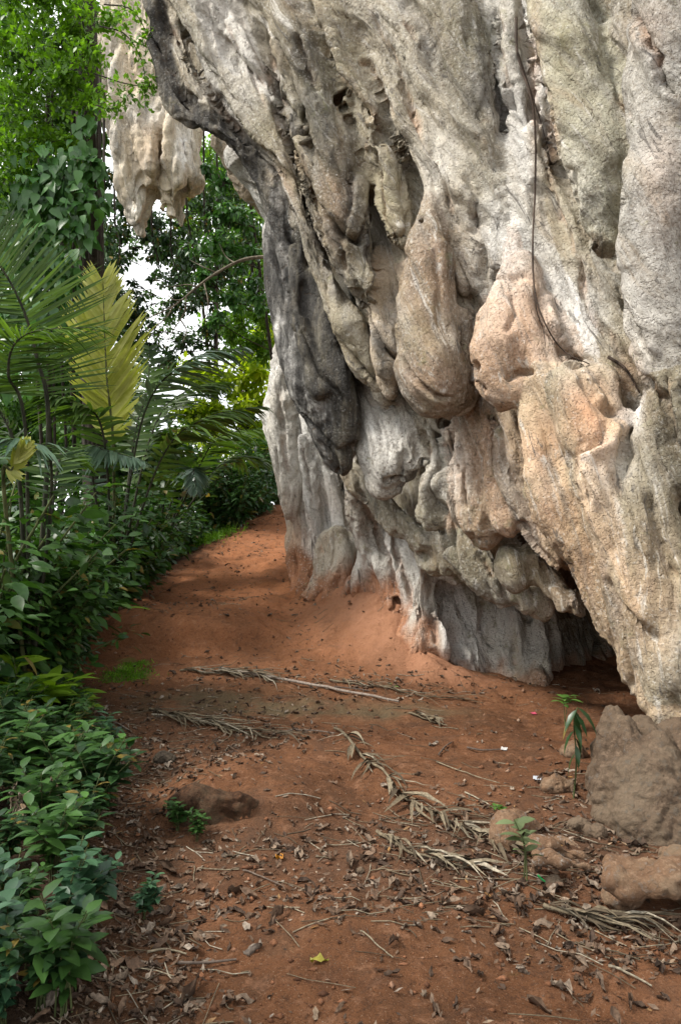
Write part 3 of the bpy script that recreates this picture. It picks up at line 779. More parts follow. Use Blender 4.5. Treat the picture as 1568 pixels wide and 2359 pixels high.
    SX = np.array([(t[0], t[1]) for t in TS], float); SI = np.array([t[2] for t in TS])
    rg = np.random.RandomState(9)
    tone = np.zeros((len(V), 3), np.float32); bd = np.full(len(V), 0.10, np.float32) + 0.05 * pn(V * 3 + 8)
    wx = px + 60 * pn(V * 2.1 + 21); wy = (py + 90 * pn(V * 1.7 + 61)) * .5
    ix = np.zeros(len(V), np.int32); b0 = np.full(len(V), 1e9)
    for i in range(len(SX)):
        dd = (wx - SX[i, 0]) ** 2 + (wy - SX[i, 1] * .5) ** 2
        m = dd < b0; b0[m] = dd[m]; ix[m] = i
    tone[:] = PAL[SI[ix]]
    jit = 0.045 * pn(V * 6 + 33)
    for c in ALLCH:
        cx, cy = proj(c[:, :3]); mid = len(c) // 2
        t0 = PAL[SI[np.argmin((SX[:, 0] - cx[mid]) ** 2 + .25 * (SX[:, 1] - cy[mid]) ** 2)]] * (.85 + .3 * rg.rand())
        lo = c[:, :3].min(0) - c[:, 3].max() - .2; hi = c[:, :3].max(0) + c[:, 3].max() + .2
        m = np.nonzero(((V > lo) & (V < hi)).all(1))[0]
        d = chain_dist(c, V[m, 0], V[m, 1], V[m, 2]) + jit[m]
        q = d < bd[m]
        bd[m[q]] = d[q]; tone[m[q]] = t0
    hgt = V[:, 2] - ground_h(V[:, 0], V[:, 1], False)
    skirt = (1 - sm(.05, .42, hgt + .35 * wob)) * sm(1120, 960, px) * (V[:, 1] > 6.6)
    low = .7 * (1 - sm(.0, .16, hgt + .2 * wob))
    soilm = np.clip(np.maximum(np.maximum(skirt, low), sm(-.35, .15, wob + .35) * near('soil', 0.04, 0.20)), 0, 1)
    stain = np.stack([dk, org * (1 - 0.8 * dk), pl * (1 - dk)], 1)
    # parts by nearest named form
    part = np.zeros(len(V), np.int8)
    best = np.full(len(V), 0.055, np.float32)
    for i, nm in enumerate(('black', 'bulge_a', 'bulge_b', 'ball', 'curtain', 'pillar', 'slab')):
        for c in CH[nm]:
            lo = c[:, :3].min(0) - 0.5; hi = c[:, :3].max(0) + 0.5
            m = np.nonzero(((V > lo) & (V < hi)).all(1))[0]
            d = chain_dist(c, V[m, 0], V[m, 1], V[m, 2]) - (0.06 if nm == 'curtain' else 0.0)
            w = d < best[m]
            part[m[w]] = i + 1; best[m[w]] = d[w]
    fp = part[F[:, 0]]
    root = empty("limestone_cliff", (1.5, 6.0, 0.0), "pale overhanging limestone cliff with ribs and bulges above the red path", "cliff")
    names = ["rock_face", "black_stalactite", "hanging_bulge", "hanging_bulge", "rounded_knob", "flowstone_curtain", "rock_pillar", "rock_slab"]
    plab = [None, "soot-black hanging stalactite with a broken tip", "brown club-shaped bulge hanging from the wall", "pinkish hanging bulge with a lumpy snout", "round brown knob under the overhang", None, None, None]
    off = np.array(root.location)
    for i, nm in enumerate(names):
        f = F[fp == i]
        if not len(f): continue
        u, inv = np.unique(f, return_inverse=True)
        me = np_mesh(nm, V[u] - off, inv.reshape(-1, 4))
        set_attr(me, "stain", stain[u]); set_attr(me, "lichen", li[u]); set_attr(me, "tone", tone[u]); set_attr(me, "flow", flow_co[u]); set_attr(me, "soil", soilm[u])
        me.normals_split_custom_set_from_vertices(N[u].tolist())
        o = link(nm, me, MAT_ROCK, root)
        if plab[i]: o["label"] = plab[i]
    return root

CLIFF = build_cliff()

# ------------------------------------------------------------------ free rocks from the same kind of stone
def rock_mesh(name, chains, k, h, seed, a1=0.05, a2=0.02, a3=0.006, pad=0.15, levels=1, cuts=(), stain=None, zmin=None):
    """chains: world chains (x,y,z,r rows) relative to the rock's own base"""
    allp = np.vstack(chains)
    r = allp[:, 3].max() + pad
    g = Grid(allp[:, :3].min(0) - r, allp[:, :3].max(0) + r, h)
    for c in chains: add_chain(g, c, k)
    for c in cuts: add_chain(g, c, k, 1.0, True)
    V, F = surface_nets(g)
    if levels: V, F = refine(V, F, levels)
    N = normals(V, F)
    s = np.array([seed * 3.3, seed * 1.7, 0])
    sc = 1.0 / max(a1 * 6, 0.05)
    d = a1 * (np.abs(pn(V * sc + s)) * 2 - 0.4) + a2 * (np.abs(pn(V * sc * 2.6 + s)) * 2 - .4) + a3 * pn(V * sc * 9 + s)
    V = V + N * d[:, None]
    return V, F

def free_rock(name, base, chains, k, h, seed, label, cat, mat, stain=(0, 0, 0), lich=0.2, **kw):
    cs = [dense(np.array(c, float)) for c in chains]
    V, F = rock_mesh(name, cs, k, h, seed, **kw)
    me = np_mesh(name, V, F)
    n = len(V)
    set_attr(me, "stain", np.tile(stain, (n, 1))); set_attr(me, "lichen", np.full(n, lich))
    o = link(name, me, mat)
    o.location = base
    return tag(o, label, cat)
def gslope(x, y):
    e = 0.06
    a = ground_h(np.array([x - e, x + e, x, x]), np.array([y, y, y - e, y + e]))
    return Vector((-(a[1] - a[0]) / (2 * e), -(a[3] - a[2]) / (2 * e), 1)).normalized()

def build_ground():
    def geo(a, step, lim, f=1.25):
        o = []; 
        while abs(a) < lim:
            a += step; step *= f; o.append(a)
        return o
    xs = np.concatenate([geo(-4.0, -.06, 500)[::-1], np.arange(-4, 3.2, .022), geo(3.2, .06, 500)])
    ys = [0.6]; s = 0.012
    while ys[-1] < 17: ys.append(ys[-1] + max(.014, .0042 * ys[-1]))
    ys = np.concatenate([geo(0.6, -.05, 500)[::-1], ys, geo(ys[-1], .1, 500)])
    X, Y = np.meshgrid(xs, ys, indexing='ij')
    H = ground_h(X.ravel(), Y.ravel())
    V = np.stack([X.ravel(), Y.ravel(), H], 1)
    nx, ny = X.shape
    i = np.arange(nx * ny).reshape(nx, ny)
    F = np.stack([i[:-1, :-1], i[1:, :-1], i[1:, 1:], i[:-1, 1:]], -1).reshape(-1, 4)
    me = np_mesh("ground", V, F)
    x, y = V[:, 0], V[:, 1]
    p = np.stack([x, y, 0 * x], 1)
    w = fbm(p * 2.3, 3)
    def sp(px, py, rx, ry):
        c = gp(px, py)
        return np.exp(-((x - c.x) / rx) ** 2 - ((y - c.y) / ry) ** 2)
    moss = 0.9 * sp(520, 1622, .75, .30) + 0.75 * sp(760, 1640, .75, .22) + .6 * sp(960, 1640, .4, .2) + .3 * sp(350, 1640, .4, .3)
    moss = .8 * np.clip(moss * 1.3 * sm(-.35, .3, w + .1 + .5 * pn(p * 9)), 0, 1)
    green = .75 * sm(.25, .6, .5 * pn(p * 14) + 1.1 * sp(290, 1555, .20, .12) + sp(310, 1530, .12, .10) + .25 * w)
    e = x - np.interp(y, EDGE_Y, EDGE_X)
    humus = np.clip(sm(0.35, -0.5, e + .35 * w), 0, 1)
    litter = np.clip(.9 * sp(1000, 1960, .7, .5) + .9 * sp(1400, 1900, .5, .6) + .7 * sp(520, 1960, .5, .4) + .7 * sp(300, 1680, .6, .5) + .5 * sp(450, 1740, .6, .4), 0, 1)
    set_attr(me, "cover", np.stack([moss, green, humus], 1))
    set_attr(me, "humus", litter)
    ap = np.exp(-((x - .22) / .55) ** 2 - ((y - 8.6) / .65) ** 2) + np.exp(-((x - .62) / .42) ** 2 - ((y - 7.9) / .45) ** 2) + np.exp(-((x - 1.0) / .4) ** 2 - ((y - 7.3) / .25) ** 2)
    set_attr(me, "apron", np.clip(ap * 1.2 * sm(-.5, .2, w + .2), 0, 1))
    set_attr(me, "fresh", sm(6.6, 9.5, y + .6 * w) * (1 - .8 * humus))  # far-slope mask: mostly the stronger light there, put into the soil colour
    M = NM("laterite_soil")
    pos = M.geo()
    n1 = M.noise(pos, 1.3, 6, .6, .4); n2 = M.noise(pos, 6, 8, .66); n3 = M.noise(pos, 42, 6, .7); n4 = M.noise(pos, 150, 3, .6)
    c = M.ramp(n1, [(.32, (.104, .045, .020)), (.52, (.160, .069, .031)), (.70, (.220, .100, .049))])
    c = M.mix(M.ramp(n2, [(.5, 0), (.68, .6)]), c, (.085, .038, .020))
    c = M.mix(M.ramp(n2, [(.30, .45), (.44, 0)]), c, (.28, .128, .066))
    c = M.mix(M.ramp(n3, [(.56, 0), (.72, .6)]), c, (.07, .034, .019))
    c = M.mix(M.ramp(n4, [(.62, 0), (.70, .8)]), c, (.36, .25, .17))
    c = M.mix(M.ramp(n4, [(.30, .7), (.38, 0)]), c, (.05, .026, .016))
    c = M.mix(M.ramp(M.noise(pos, 2.4, 7, .7, .6), [(.52, 0), (.66, .5)]), c, (.095, .058, .036))
    c = M.mix(M.math('MULTIPLY', M.attr("fresh"), M.ramp(n2, [(.28, .35), (.6, .8)])), c, (.42, .172, .076))  # lighter orange on the far slope, mostly painted-in light
    c = M.mix(M.ramp(n3, [(.53, 0), (.66, .65)]), c, (.075, .036, .020))
    c = M.mix(M.ramp(M.noise(pos, 13, 6, .7, .4), [(.54, 0), (.66, .5)]), c, (.32, .165, .095))
    c = M.mix(M.ramp(M.noise(pos, 4.5, 8, .72, .8), [(.56, 0), (.64, .5)]), c, (.085, .045, .028))
    c = M.mix(M.math('MULTIPLY', M.attr("apron"), M.ramp(n2, [(.28, .4), (.6, .9)])), c, (.43, .215, .125))
    mo, gr, hu = M.sep(M.attr("cover", 'Color'))
    c = M.mix(M.math('MULTIPLY', M.attr("humus"), M.ramp(n2, [(.3, .25), (.6, .8)])), c, (.085, .050, .032))
    c = M.mix(M.math('MULTIPLY', mo, M.ramp(n3, [(.3, 1), (.7, .55)])), c, (.105, .094, .055))
    c = M.mix(M.math('MULTIPLY', gr, M.ramp(n3, [(.3, 1), (.7, .4)])), c, (.085, .155, .030))
    c = M.mix(M.math('MULTIPLY', hu, 0.9), c, (.040, .026, .016))
    b = M.bump(n2, 1, .05)
    b = M.bump(n3, 1, .022, b)
    b = M.bump(n4, .8, .007, b)
    M.done(M.principled(c, .93, b, .15).outputs[0])
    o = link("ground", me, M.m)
    tag(o, "bare red laterite ground of the path climbing along the cliff foot", "ground", kind="structure")
build_ground()
# ------------------------------------------------------------------ vegetation toolkit
class MB:
    """collects pieces and links them as one mesh"""
    def __init__(self): self.V = []; self.F4 = []; self.F3 = []; self.A = []; self.n = 0
    def add(self, V, F, rnd=0.5):
        V = np.asarray(V, np.float32); F = np.asarray(F, np.int32)
        if not len(V): return self
        self.V.append(V)
        (self.F4 if F.shape[1] == 4 else self.F3).append(F + self.n)
        self.A.append(np.broadcast_to(np.asarray(rnd, np.float32), (len(V),)).copy())
        self.n += len(V)
        return self
    def tube(self, pts, r, seg=7, rnd=0.5, cap=True):
        pts = np.asarray(pts, np.float64); n = len(pts)
        r = np.broadcast_to(np.asarray(r, float), (n,))
        t = np.gradient(pts, axis=0); t /= np.linalg.norm(t, axis=1)[:, None] + 1e-9
        ref = np.array([0, 0, 1.0]) if abs(t[0][2]) < .9 else np.array([1.0, 0, 0])
        a = np.arange(seg) / seg * 2 * math.pi
        V = []
        for i in range(n):
            u = np.cross(t[i], ref); u /= np.linalg.norm(u) + 1e-9
            v = np.cross(t[i], u); ref = np.cross(u, t[i])
            V.append(pts[i] + r[i] * (np.cos(a)[:, None] * u + np.sin(a)[:, None] * v))
        V = np.concatenate(V)
        i = np.arange(n - 1)[:, None] * seg; j = np.arange(seg)[None]; j1 = (j + 1) % seg
        F = np.stack([i + j, i + j1, i + seg + j1, i + seg + j], -1).reshape(-1, 4)
        self.add(V, F, rnd)
        if cap:
            for e, k in ((pts[0], 0), (pts[-1], (n - 1) * seg)):
                ring = V[k:k + seg]
                Vc = np.vstack([ring, e]); Fc = np.array([(q, (q + 1) % seg, seg) for q in range(seg)])
                self.add(Vc, Fc if k else Fc[:, ::-1], rnd)
        return self
    def build(self, name, mat, parent=None, off=(0, 0, 0), smooth=True):
        V = np.concatenate(self.V) - np.asarray(off, np.float32)
        fs = []
        if self.F4: fs.append(np.concatenate(self.F4))
        if self.F3: fs.append(np.concatenate(self.F3))
        me = np_mesh(name, V, fs, smooth)
        set_attr(me, "rnd", np.concatenate(self.A))
        return link(name, me, mat, parent)

def spline(pts, n=12):
    q = np.asarray([list(p) for p in pts], float)
    if len(q) == 2: return q[0] + (q[1] - q[0]) * np.linspace(0, 1, n)[:, None]
    e = np.vstack([2 * q[0] - q[1], q, 2 * q[-1] - q[-2]])
    u = np.linspace(0, len(q) - 1 - 1e-6, n); o = []
    for s in u:
        i = int(s); t = s - i
        a, b, c, d = e[i:i + 4]
        o.append(.5 * (2 * b + (c - a) * t + (2 * a - 5 * b + 4 * c - d) * t * t + (3 * b - a - 3 * c + d) * t ** 3))
    return np.array(o)

SHAPES = {
    'diamond': ([0, .45, 1], [0.0, 1, 0]),
    'oval': ([0, .18, .45, .75, 1], [0.05, .72, 1, .68, 0]),
    'heart': ([0, .10, .32, .65, 1], [0.35, .95, 1, .55, 0]),
    'lance': ([0, .15, .40, .72, 1], [0.05, .62, 1, .60, 0]),
    'strap': ([0, .2, .6, 1], [.5, 1, .85, 0]),
    'blade': ([0, .3, 1], [.7, 1, 0]),
}
def leaves(pos, axis, nrm, L, W, shape='oval', droop=0.15, fold=0.15, rnd=None, rng=None):
    """leaf blades as folded, drooping strips; returns V, F, rnd"""
    pos = np.asarray(pos, float); n = len(pos)
    ts, ws = SHAPES[shape]
    ax = np.asarray(axis, float); ax = ax / (np.linalg.norm(ax, axis=1)[:, None] + 1e-9)
    nr = np.asarray(nrm, float)
    sd = np.cross(ax, nr); sd /= np.linalg.norm(sd, axis=1)[:, None] + 1e-9
    nr = np.cross(sd, ax)
    L = np.broadcast_to(L, (n,)); W = np.broadcast_to(W, (n,)); droop = np.broadcast_to(droop, (n,))
    rows = []
    for t, w in zip(ts, ws):
        c = pos + ax * (L * t)[:, None] - nr * (L * droop * t * t)[:, None]
        hw = (W * w * .5)[:, None]
        up = nr * (W * w * .5 * fold)[:, None]
        rows.append(np.stack([c - sd * hw + up, c, c + sd * hw + up], 1))
    V = np.concatenate(rows, 1)               # n, rows*3, 3
    m = len(ts) * 3
    f = []
    for i in range(len(ts) - 1):
        a = i * 3
        f += [(a, a + 1, a + 4, a + 3), (a + 1, a + 2, a + 5, a + 4)]
    f = np.array(f)
    F = (np.arange(n)[:, None, None] * m + f[None]).reshape(-1, 4)
    if rnd is None: rnd = (rng or np.random).rand(n)
    return V.reshape(-1, 3), F, np.repeat(rnd, m)

def leaf_material(name, dark, light, trans=0.35, rough=0.42, spec=0.45, old=None, bumpy=0.0):
    M = NM(name)
    r = M.attr("rnd")
    pos = M.geo()
    c = M.ramp(r, [(0.0, dark), (0.75, light), (1.0, tuple(min(1, v * 1.35) for v in light))])
    c = M.mix(M.ramp(M.noise(pos, 1.7, 3), [(.35, .55), (.6, 0)]), c, tuple(v * .6 for v in dark))
    c = M.mix(M.ramp(M.noise(pos, 22, 4, .6), [(.5, 0), (.75, .35)]), c, tuple(v * 1.2 for v in light))
    if old is not None:
        c = M.mix(M.ramp(r, [(.94, 0), (.97, 1)]), c, old)
    p = M.principled(c, rough, None, spec)
    tr = M.n("ShaderNodeBsdfTranslucent")
    tc = M.mix(1.0, c, (1.25, 1.35, .45), 'MULTIPLY')
    M.l(tc, tr.inputs[0])
    mx = M.n("ShaderNodeMixShader"); mx.inputs[0].default_value = trans
    M.l(p.outputs[0], mx.inputs[1]); M.l(tr.outputs[0], mx.inputs[2])
    return M.done(mx.outputs[0])

def bark_material(name, a, b, sc=1.0):
    M = NM(name)
    pos = M.geo()
    n = M.noise(M.mapping(pos, scale=(1, 1, .2)), 24 * sc, 6, .65, .4)
    c = M.ramp(n, [(.34, a), (.62, b)])
    c = M.mix(M.ramp(M.noise(pos, 7, 4), [(.5, 0), (.68, .7)]), c, tuple(v * .5 for v in a))
    return M.done(M.principled(c, .9, M.bump(n, .9, .015), .2).outputs[0])

LEAF_DARK = leaf_material("leaf_dark_green", (.012, .040, .010), (.046, .112, .026), .27, .42, .4, old=(.17, .13, .03))
LEAF_MID = leaf_material("leaf_mid_green", (.028, .080, .012), (.085, .190, .030), .40, .45, .4)
LEAF_BRIGHT = leaf_material("leaf_bright_green", (.065, .160, .010), (.170, .330, .026), .45, .45, .4)
LEAF_SUN = leaf_material("leaf_yellow_green", (.20, .30, .012), (.42, .50, .03), .65, .5, .35)
LEAF_CLIMB = leaf_material("leaf_glossy_climber", (.030, .100, .022), (.085, .205, .050), .30, .36, .45)
LEAF_TEAL = leaf_material("leaf_cool_green", (.028, .090, .040), (.085, .190, .085), .25, .38, .5)
LEAF_FRESH = leaf_material("leaf_fresh_green", (.050, .115, .022), (.130, .255, .055), .33, .38, .45)
PALM_GREEN = leaf_material("palm_leaflet_green", (.030, .066, .014), (.085, .150, .030), .32, .45, .35)
PALM_BLUE = leaf_material("palm_leaflet_sheen", (.050, .095, .065), (.120, .190, .130), .22, .28, .6)
PALM_YELLOW = leaf_material("palm_leaflet_yellow", (.34, .37, .045), (.56, .55, .20), .45, .42, .4)
PALM_STALK = bark_material("palm_stalk", (.050, .060, .022), (.115, .120, .05))
PALM_STALK_DARK = bark_material("palm_stalk_dark", (.020, .022, .015), (.055, .055, .035))
BARK_DARK = bark_material("bark_dark", (.022, .019, .015), (.070, .058, .045))
BARK_GREY = bark_material("bark_grey", (.085, .070, .050), (.21, .18, .135))
STEM_GREEN = bark_material("stem_green", (.045, .060, .02), (.10, .115, .045))

def rand_dirs(rng, n, up=0.0, flat=1.0):
    d = rng.normal(size=(n, 3)); d[:, 2] *= flat; d[:, 2] += up
    return d / (np.linalg.norm(d, axis=1)[:, None] + 1e-9)

def clump_leaves(mb, rng, c, rad, n, L, W, shape='diamond', hang=0.3, squash=0.8, shell=0.35, droop=.2):
    """n leaves through a clump; more towards its skin, tips hanging outwards"""
    d = rand_dirs(rng, n)
    q = (shell + (1 - shell) * rng.rand(n)) ** .6
    r = np.broadcast_to(np.asarray(rad, float), (3,))
    pos = np.asarray(c) + d * q[:, None] * r * np.array([1, 1, squash])
    ax = d * .8 + rng.normal(size=(n, 3)) * .6; ax[:, 2] -= hang * 1.2
    nr = rng.normal(size=(n, 3)) * .5 + d * .5; nr[:, 2] += .9
    l = L * (.65 + .7 * rng.rand(n))
    V, F, A = leaves(pos, ax, nr, l, l * W, shape, droop, .18, rng.rand(n))
    mb.add(V, F, A)

def tree(name, label, base, top, r0, clumps, leafmat, barkmat, L, W, shape='diamond', seed=1, hang=.3, dens=1.0, group=None, twigs=True, cat="tree", squash=.85, bend=.2):
    """clumps: (x, y, z, radius, leaf count). Trunk from base to top, limbs out to the clumps"""
    rng = np.random.RandomState(seed)
    base = np.array(base, float); top = np.array(top, float)
    root = empty(name, base, label, cat, group)
    mid = (base + top) / 2 + rng.normal(size=3) * bend * np.array([1, 1, 0])
    path = spline([base - (0, 0, .25), base + (top - base) * .1, mid, top], 14)
    tb = MB()
    rr = r0 * np.linspace(1, .35, 14); rr[0] *= 1.35; rr[1] *= 1.1
    tb.tube(path, rr, 10)
    lb = MB(); nl = 0
    cr = MB()
    for (x, y, z, r, n) in clumps:
        c = np.array((x, y, z))
        if twigs:
            k = path[np.argmin(np.linalg.norm(path - (c - (0, 0, r * 1.3)), axis=1) + 0.35 * np.maximum(0, path[:, 2] - c[2] + .1))]
            m = (k + c) / 2 + rng.normal(size=3) * .12 + (0, 0, -.08)
            lb.tube(spline([k, m, c], 7), np.linspace(max(.010, r0 * .13), .005, 7), 5)
            for q in range(3):
                e = c + rand_dirs(rng, 1)[0] * r * .8
                lb.tube(spline([c * .7 + m * .3, (c + e) / 2 + rng.normal(size=3) * .05, e], 5), np.linspace(.010, .003, 5), 4)
        sub = max(2, int(n * dens) // 36)
        for q in range(sub):
            d = rand_dirs(rng, 1)[0]
            cc = c + d * r * 1.05 * rng.rand() ** .45 * (1, 1, squash)
            clump_leaves(cr, rng, cc, r * (.22 + .45 * rng.rand()) * np.array([1.2, 1, .8]), int(n * dens) // sub, L * .8, W, shape, hang, squash, .05)
    tb.build("trunk", barkmat, root, base)
    if lb.V: lb.build("branches", barkmat, root, base)
    if cr.V: cr.build("crown", leafmat, root, base)
    return root

def frond(root, pts, half, leafmat, stalkmat, rng, off, n=46, start=.22, ang=52, lw=.035, droop=.35, sag=0.25, r0=.014, up=None, side=(1, 1), taper=(.45, 1, .30), vee=.35, name="frond", jitter=1.0):
    """a palm frond: a stalk along pts with paired leaflets; the stalk mesh is the part, its leaflets the sub-part"""
    path = spline(pts, 30)
    t = np.gradient(path, axis=0); t /= np.linalg.norm(t, axis=1)[:, None]
    st = MB().tube(path, np.linspace(r0, r0 * .22, 30), 6)
    so = st.build(name, stalkmat, root, off)
    u = np.linspace(start, .995, n)
    pos = np.stack([np.interp(u * 29, np.arange(30), path[:, k]) for k in range(3)], 1)
    tt = np.stack([np.interp(u * 29, np.arange(30), t[:, k]) for k in range(3)], 1)
    mb = MB()
    ref = np.array(up if up is not None else (0, 0, 1.0), float)
    s = np.cross(tt, ref); s /= np.linalg.norm(s, axis=1)[:, None] + 1e-9
    nr = np.cross(s, tt)
    v = (u - start) / (1 - start)
    prof = np.interp(v, [0, .45, 1], taper)
    for k, sg in enumerate((1, -1)):
        if not side[k]: continue
        a = R(ang) * (1 - .35 * v) + rng.normal(size=n) * .05 * jitter
        ax = tt * np.cos(a)[:, None] + sg * s * np.sin(a)[:, None] + nr * vee * .6
        ax[:, 2] -= sag * (.6 + .8 * rng.rand(n))
        ax += rng.normal(size=(n, 3)) * .035 * jitter
        L = half * prof * (.92 + .16 * rng.rand(n))
        V, F, A = leaves(pos + rng.normal(size=(n, 3)) * .004, ax, nr + rng.normal(size=(n, 3)) * .12 * jitter, L, lw * (.8 + .4 * rng.rand(n)), 'strap', droop * (.6 + .8 * rng.rand(n)), .22, rng.rand(n))
        mb.add(V, F, A)
    mb.build("leaflets", leafmat, so, off)
    return so

def shrub_proto(name, mat, h, spread, nst, per, L, W, shape, seed, hang=.25, stem=STEM_GREEN):
    """a many-stemmed shrub at the origin -> (name, foliage mesh, stems mesh)"""
    rng = np.random.RandomState(seed)
    fb, sb = MB(), MB()
    for i in range(nst):
        a = rng.rand() * 6.283; d = spread * (.35 + .65 * rng.rand())
        tip = np.array([math.cos(a) * d, math.sin(a) * d, h * (.45 + .6 * rng.rand())])
        p = spline([(0, 0, -.08), tip * (.30, .30, .55), tip], 9)
        sb.tube(p, np.linspace(.011, .004, 9), 5)
        k = rng.randint(2, 9, per)
        base = p[k] + rng.normal(size=(per, 3)) * .025
        ax = rng.normal(size=(per, 3)); ax[:, 2] = ax[:, 2] * .4 + .25 - hang; ax[:, :2] += np.array([math.cos(a), math.sin(a)]) * .5
        ax /= np.linalg.norm(ax, axis=1)[:, None]
        base = base + ax * rng.rand(per, 1) * .16 * spread * 1.6
        nr = rng.normal(size=(per, 3)) * .4; nr[:, 2] += 1
        l = L * (.55 + .75 * rng.rand(per))
        V, F, A = leaves(base, ax, nr, l, l * W, shape, .25, .2, rng.rand(per))
        fb.add(V, F, A)
    return fb, sb

def make_plant(name, label, cat, loc, fb_sb, mat, group=None, stem=STEM_GREEN, rz=0, sc=1):
    fb, sb = fb_sb
    root = empty(name, loc, label, cat, group, rz)
    root.scale = (sc, sc, sc)
    fb.build("foliage", mat, root)
    sb.build("stem", stem, root)
    return root

def PD(x, y, d): return np.array(P(x, y, d))

# ------------------------------------------------------------------ far trees behind the path
def dclumps(lst):
    return [(*P(x, y, d), r * d / 1798.5, n) for x, y, d, r, n in lst]

tree("forest_tree", "dark tree with sky showing through its hanging twigs, behind the stalactites", (-2.7, 17, .6), PD(500, 380, 17), .09,
     dclumps([(480, 470, 17, 60, 900), (540, 400, 17, 60, 700), (400, 540, 17.3, 42, 420), (455, 580, 17, 45, 600), (520, 620, 17, 60, 800), (560, 520, 17, 50, 600), (400, 640, 17, 38, 320), (455, 690, 17, 40, 420), (350, 510, 17.3, 30, 200), (330, 700, 17, 26, 130), (500, 740, 17, 40, 420),
              (270, 540, 17, 34, 260), (255, 600, 17, 34, 280), (262, 670, 17, 34, 260), (300, 650, 17.2, 22, 90), (360, 590, 17.2, 26, 150), (330, 540, 17, 26, 130), (285, 480, 17, 30, 200), (380, 560, 17, 34, 240), (300, 720, 17, 30, 170), (242, 560, 17, 34, 260), (258, 720, 17, 30, 220), (320, 480, 17, 34, 240), (300, 570, 17.3, 20, 70), (310, 500, 17, 40, 420), (360, 530, 17, 34, 260), (290, 730, 17, 36, 300), (335, 790, 17, 34, 220), (345, 640, 17.3, 18, 50), (270, 760, 17, 34, 240), (350, 760, 17, 24, 90), (390, 700, 17, 30, 160), (390, 830, 17, 34, 240), (330, 820, 17, 28, 140), (420, 790, 17, 26, 160), (480, 800, 17, 30, 260)]),
     LEAF_DARK, BARK_DARK, .15, .5, 'diamond', 21, .5)
tree("forest_tree", "tall dark tree behind the climber-covered trunk, its lower twigs hanging over the bright gap", (-6.6, 16.5, 0), PD(190, 300, 16), .2,
     dclumps([(215, 470, 16, 50, 600), (230, 560, 16, 30, 300), (200, 650, 16, 60, 700), (120, 560, 16, 80, 800), (60, 720, 16, 90, 900), (180, 800, 16, 70, 800), (255, 720, 16, 26, 140), (230, 760, 16, 40, 340), (300, 860, 16.5, 32, 180), (250, 400, 16, 26, 160), (20, 500, 16, 90, 900), (60, 300, 16, 100, 1100), (-60, 850, 16, 90, 800), (150, 150, 16, 90, 900), (-20, 60, 16, 110, 1000)]),
     LEAF_DARK, BARK_DARK, .16, .5, 'diamond', 22, .5)
tree("forest_tree", "yellow-green sunlit tree far beyond the arching palm fronds", (-2.0, 16, 1.0), PD(560, 800, 16), .08,
     dclumps([(450, 870, 16, 44, 420), (520, 880, 16, 50, 560), (590, 850, 16, 46, 520), (560, 950, 16, 44, 480), (480, 950, 16, 40, 400), (600, 920, 16, 36, 360), (620, 770, 16, 34, 360), (430, 950, 16, 36, 320), (590, 1000, 16, 36, 300), (500, 1010, 16, 40, 320)]),
     LEAF_SUN, BARK_DARK, .20, .5, 'diamond', 23, .3)
tree("forest_tree", "yellow-green sunlit tree low behind the ferny shrubs at the path's far bend", (-2.2, 22, 1.0), PD(560, 900, 22), .12,
     dclumps([(420, 1030, 22, 50, 600), (500, 1050, 22, 50, 700), (570, 1040, 22, 50, 700), (620, 1010, 22, 40, 500), (370, 1060, 22, 40, 340), (470, 1110, 22, 50, 400)]),
     LEAF_SUN, BARK_DARK, .18, .5, 'diamond', 24, .3)
tree("forest_tree", "bright green tree leaning out beside the cliff edge with a thick dark trunk", (-.75, 14.6, 1.5), PD(570, 560, 13.6), .10,
     dclumps([(560, 690, 13.6, 44, 520), (610, 720, 13.8, 36, 420), (590, 790, 13.8, 40, 500), (625, 820, 13.8, 26, 240), (540, 760, 13.6, 30, 260), (600, 640, 13.8, 30, 300)]),
     LEAF_BRIGHT, BARK_DARK, .12, .5, 'oval', 25, .4)
tree("slender_tree", "slender tree with drooping pale green leaves before the dark forest", (-.85, 14.0, 1.4), PD(570, 420, 11.8), .05,
     dclumps([(505, 420, 11.6, 30, 170), (520, 500, 11.6, 38, 260), (560, 500, 11.6, 34, 230), (480, 570, 11.5, 36, 240), (530, 580, 11.5, 40, 270), (580, 580, 11.6, 26, 140), (470, 640, 11.5, 30, 190), (520, 690, 11.6, 34, 200), (560, 640, 11.6, 30, 170), (590, 690, 11.6, 26, 120), (480, 400, 11.8, 20, 80), (500, 740, 11.6, 26, 120)]),
     LEAF_CLIMB, BARK_DARK, .13, .42, 'oval', 26, .55)
tree("forest_tree", "dark leafy tree closing the forest behind the yellow frond and the bright gap", (-7.6, 21, 0), PD(150, 500, 21), .12,
     dclumps([(300, 930, 21, 60, 700), (380, 850, 21.5, 34, 240), (250, 900, 21, 70, 800), (180, 950, 21, 80, 900), (320, 1000, 21, 70, 800), (420, 1000, 22.5, 50, 400), (90, 900, 21, 90, 900), (0, 1000, 21, 100, 1000), (480, 650, 22, 60, 700), (540, 560, 22, 70, 900), (600, 620, 22, 60, 800), (450, 480, 22, 60, 700), (580, 460, 22, 60, 700), (520, 380, 22, 60, 600), (560, 760, 22, 60, 700)]),
     LEAF_MID, BARK_DARK, .19, .5, 'diamond', 27, .4)
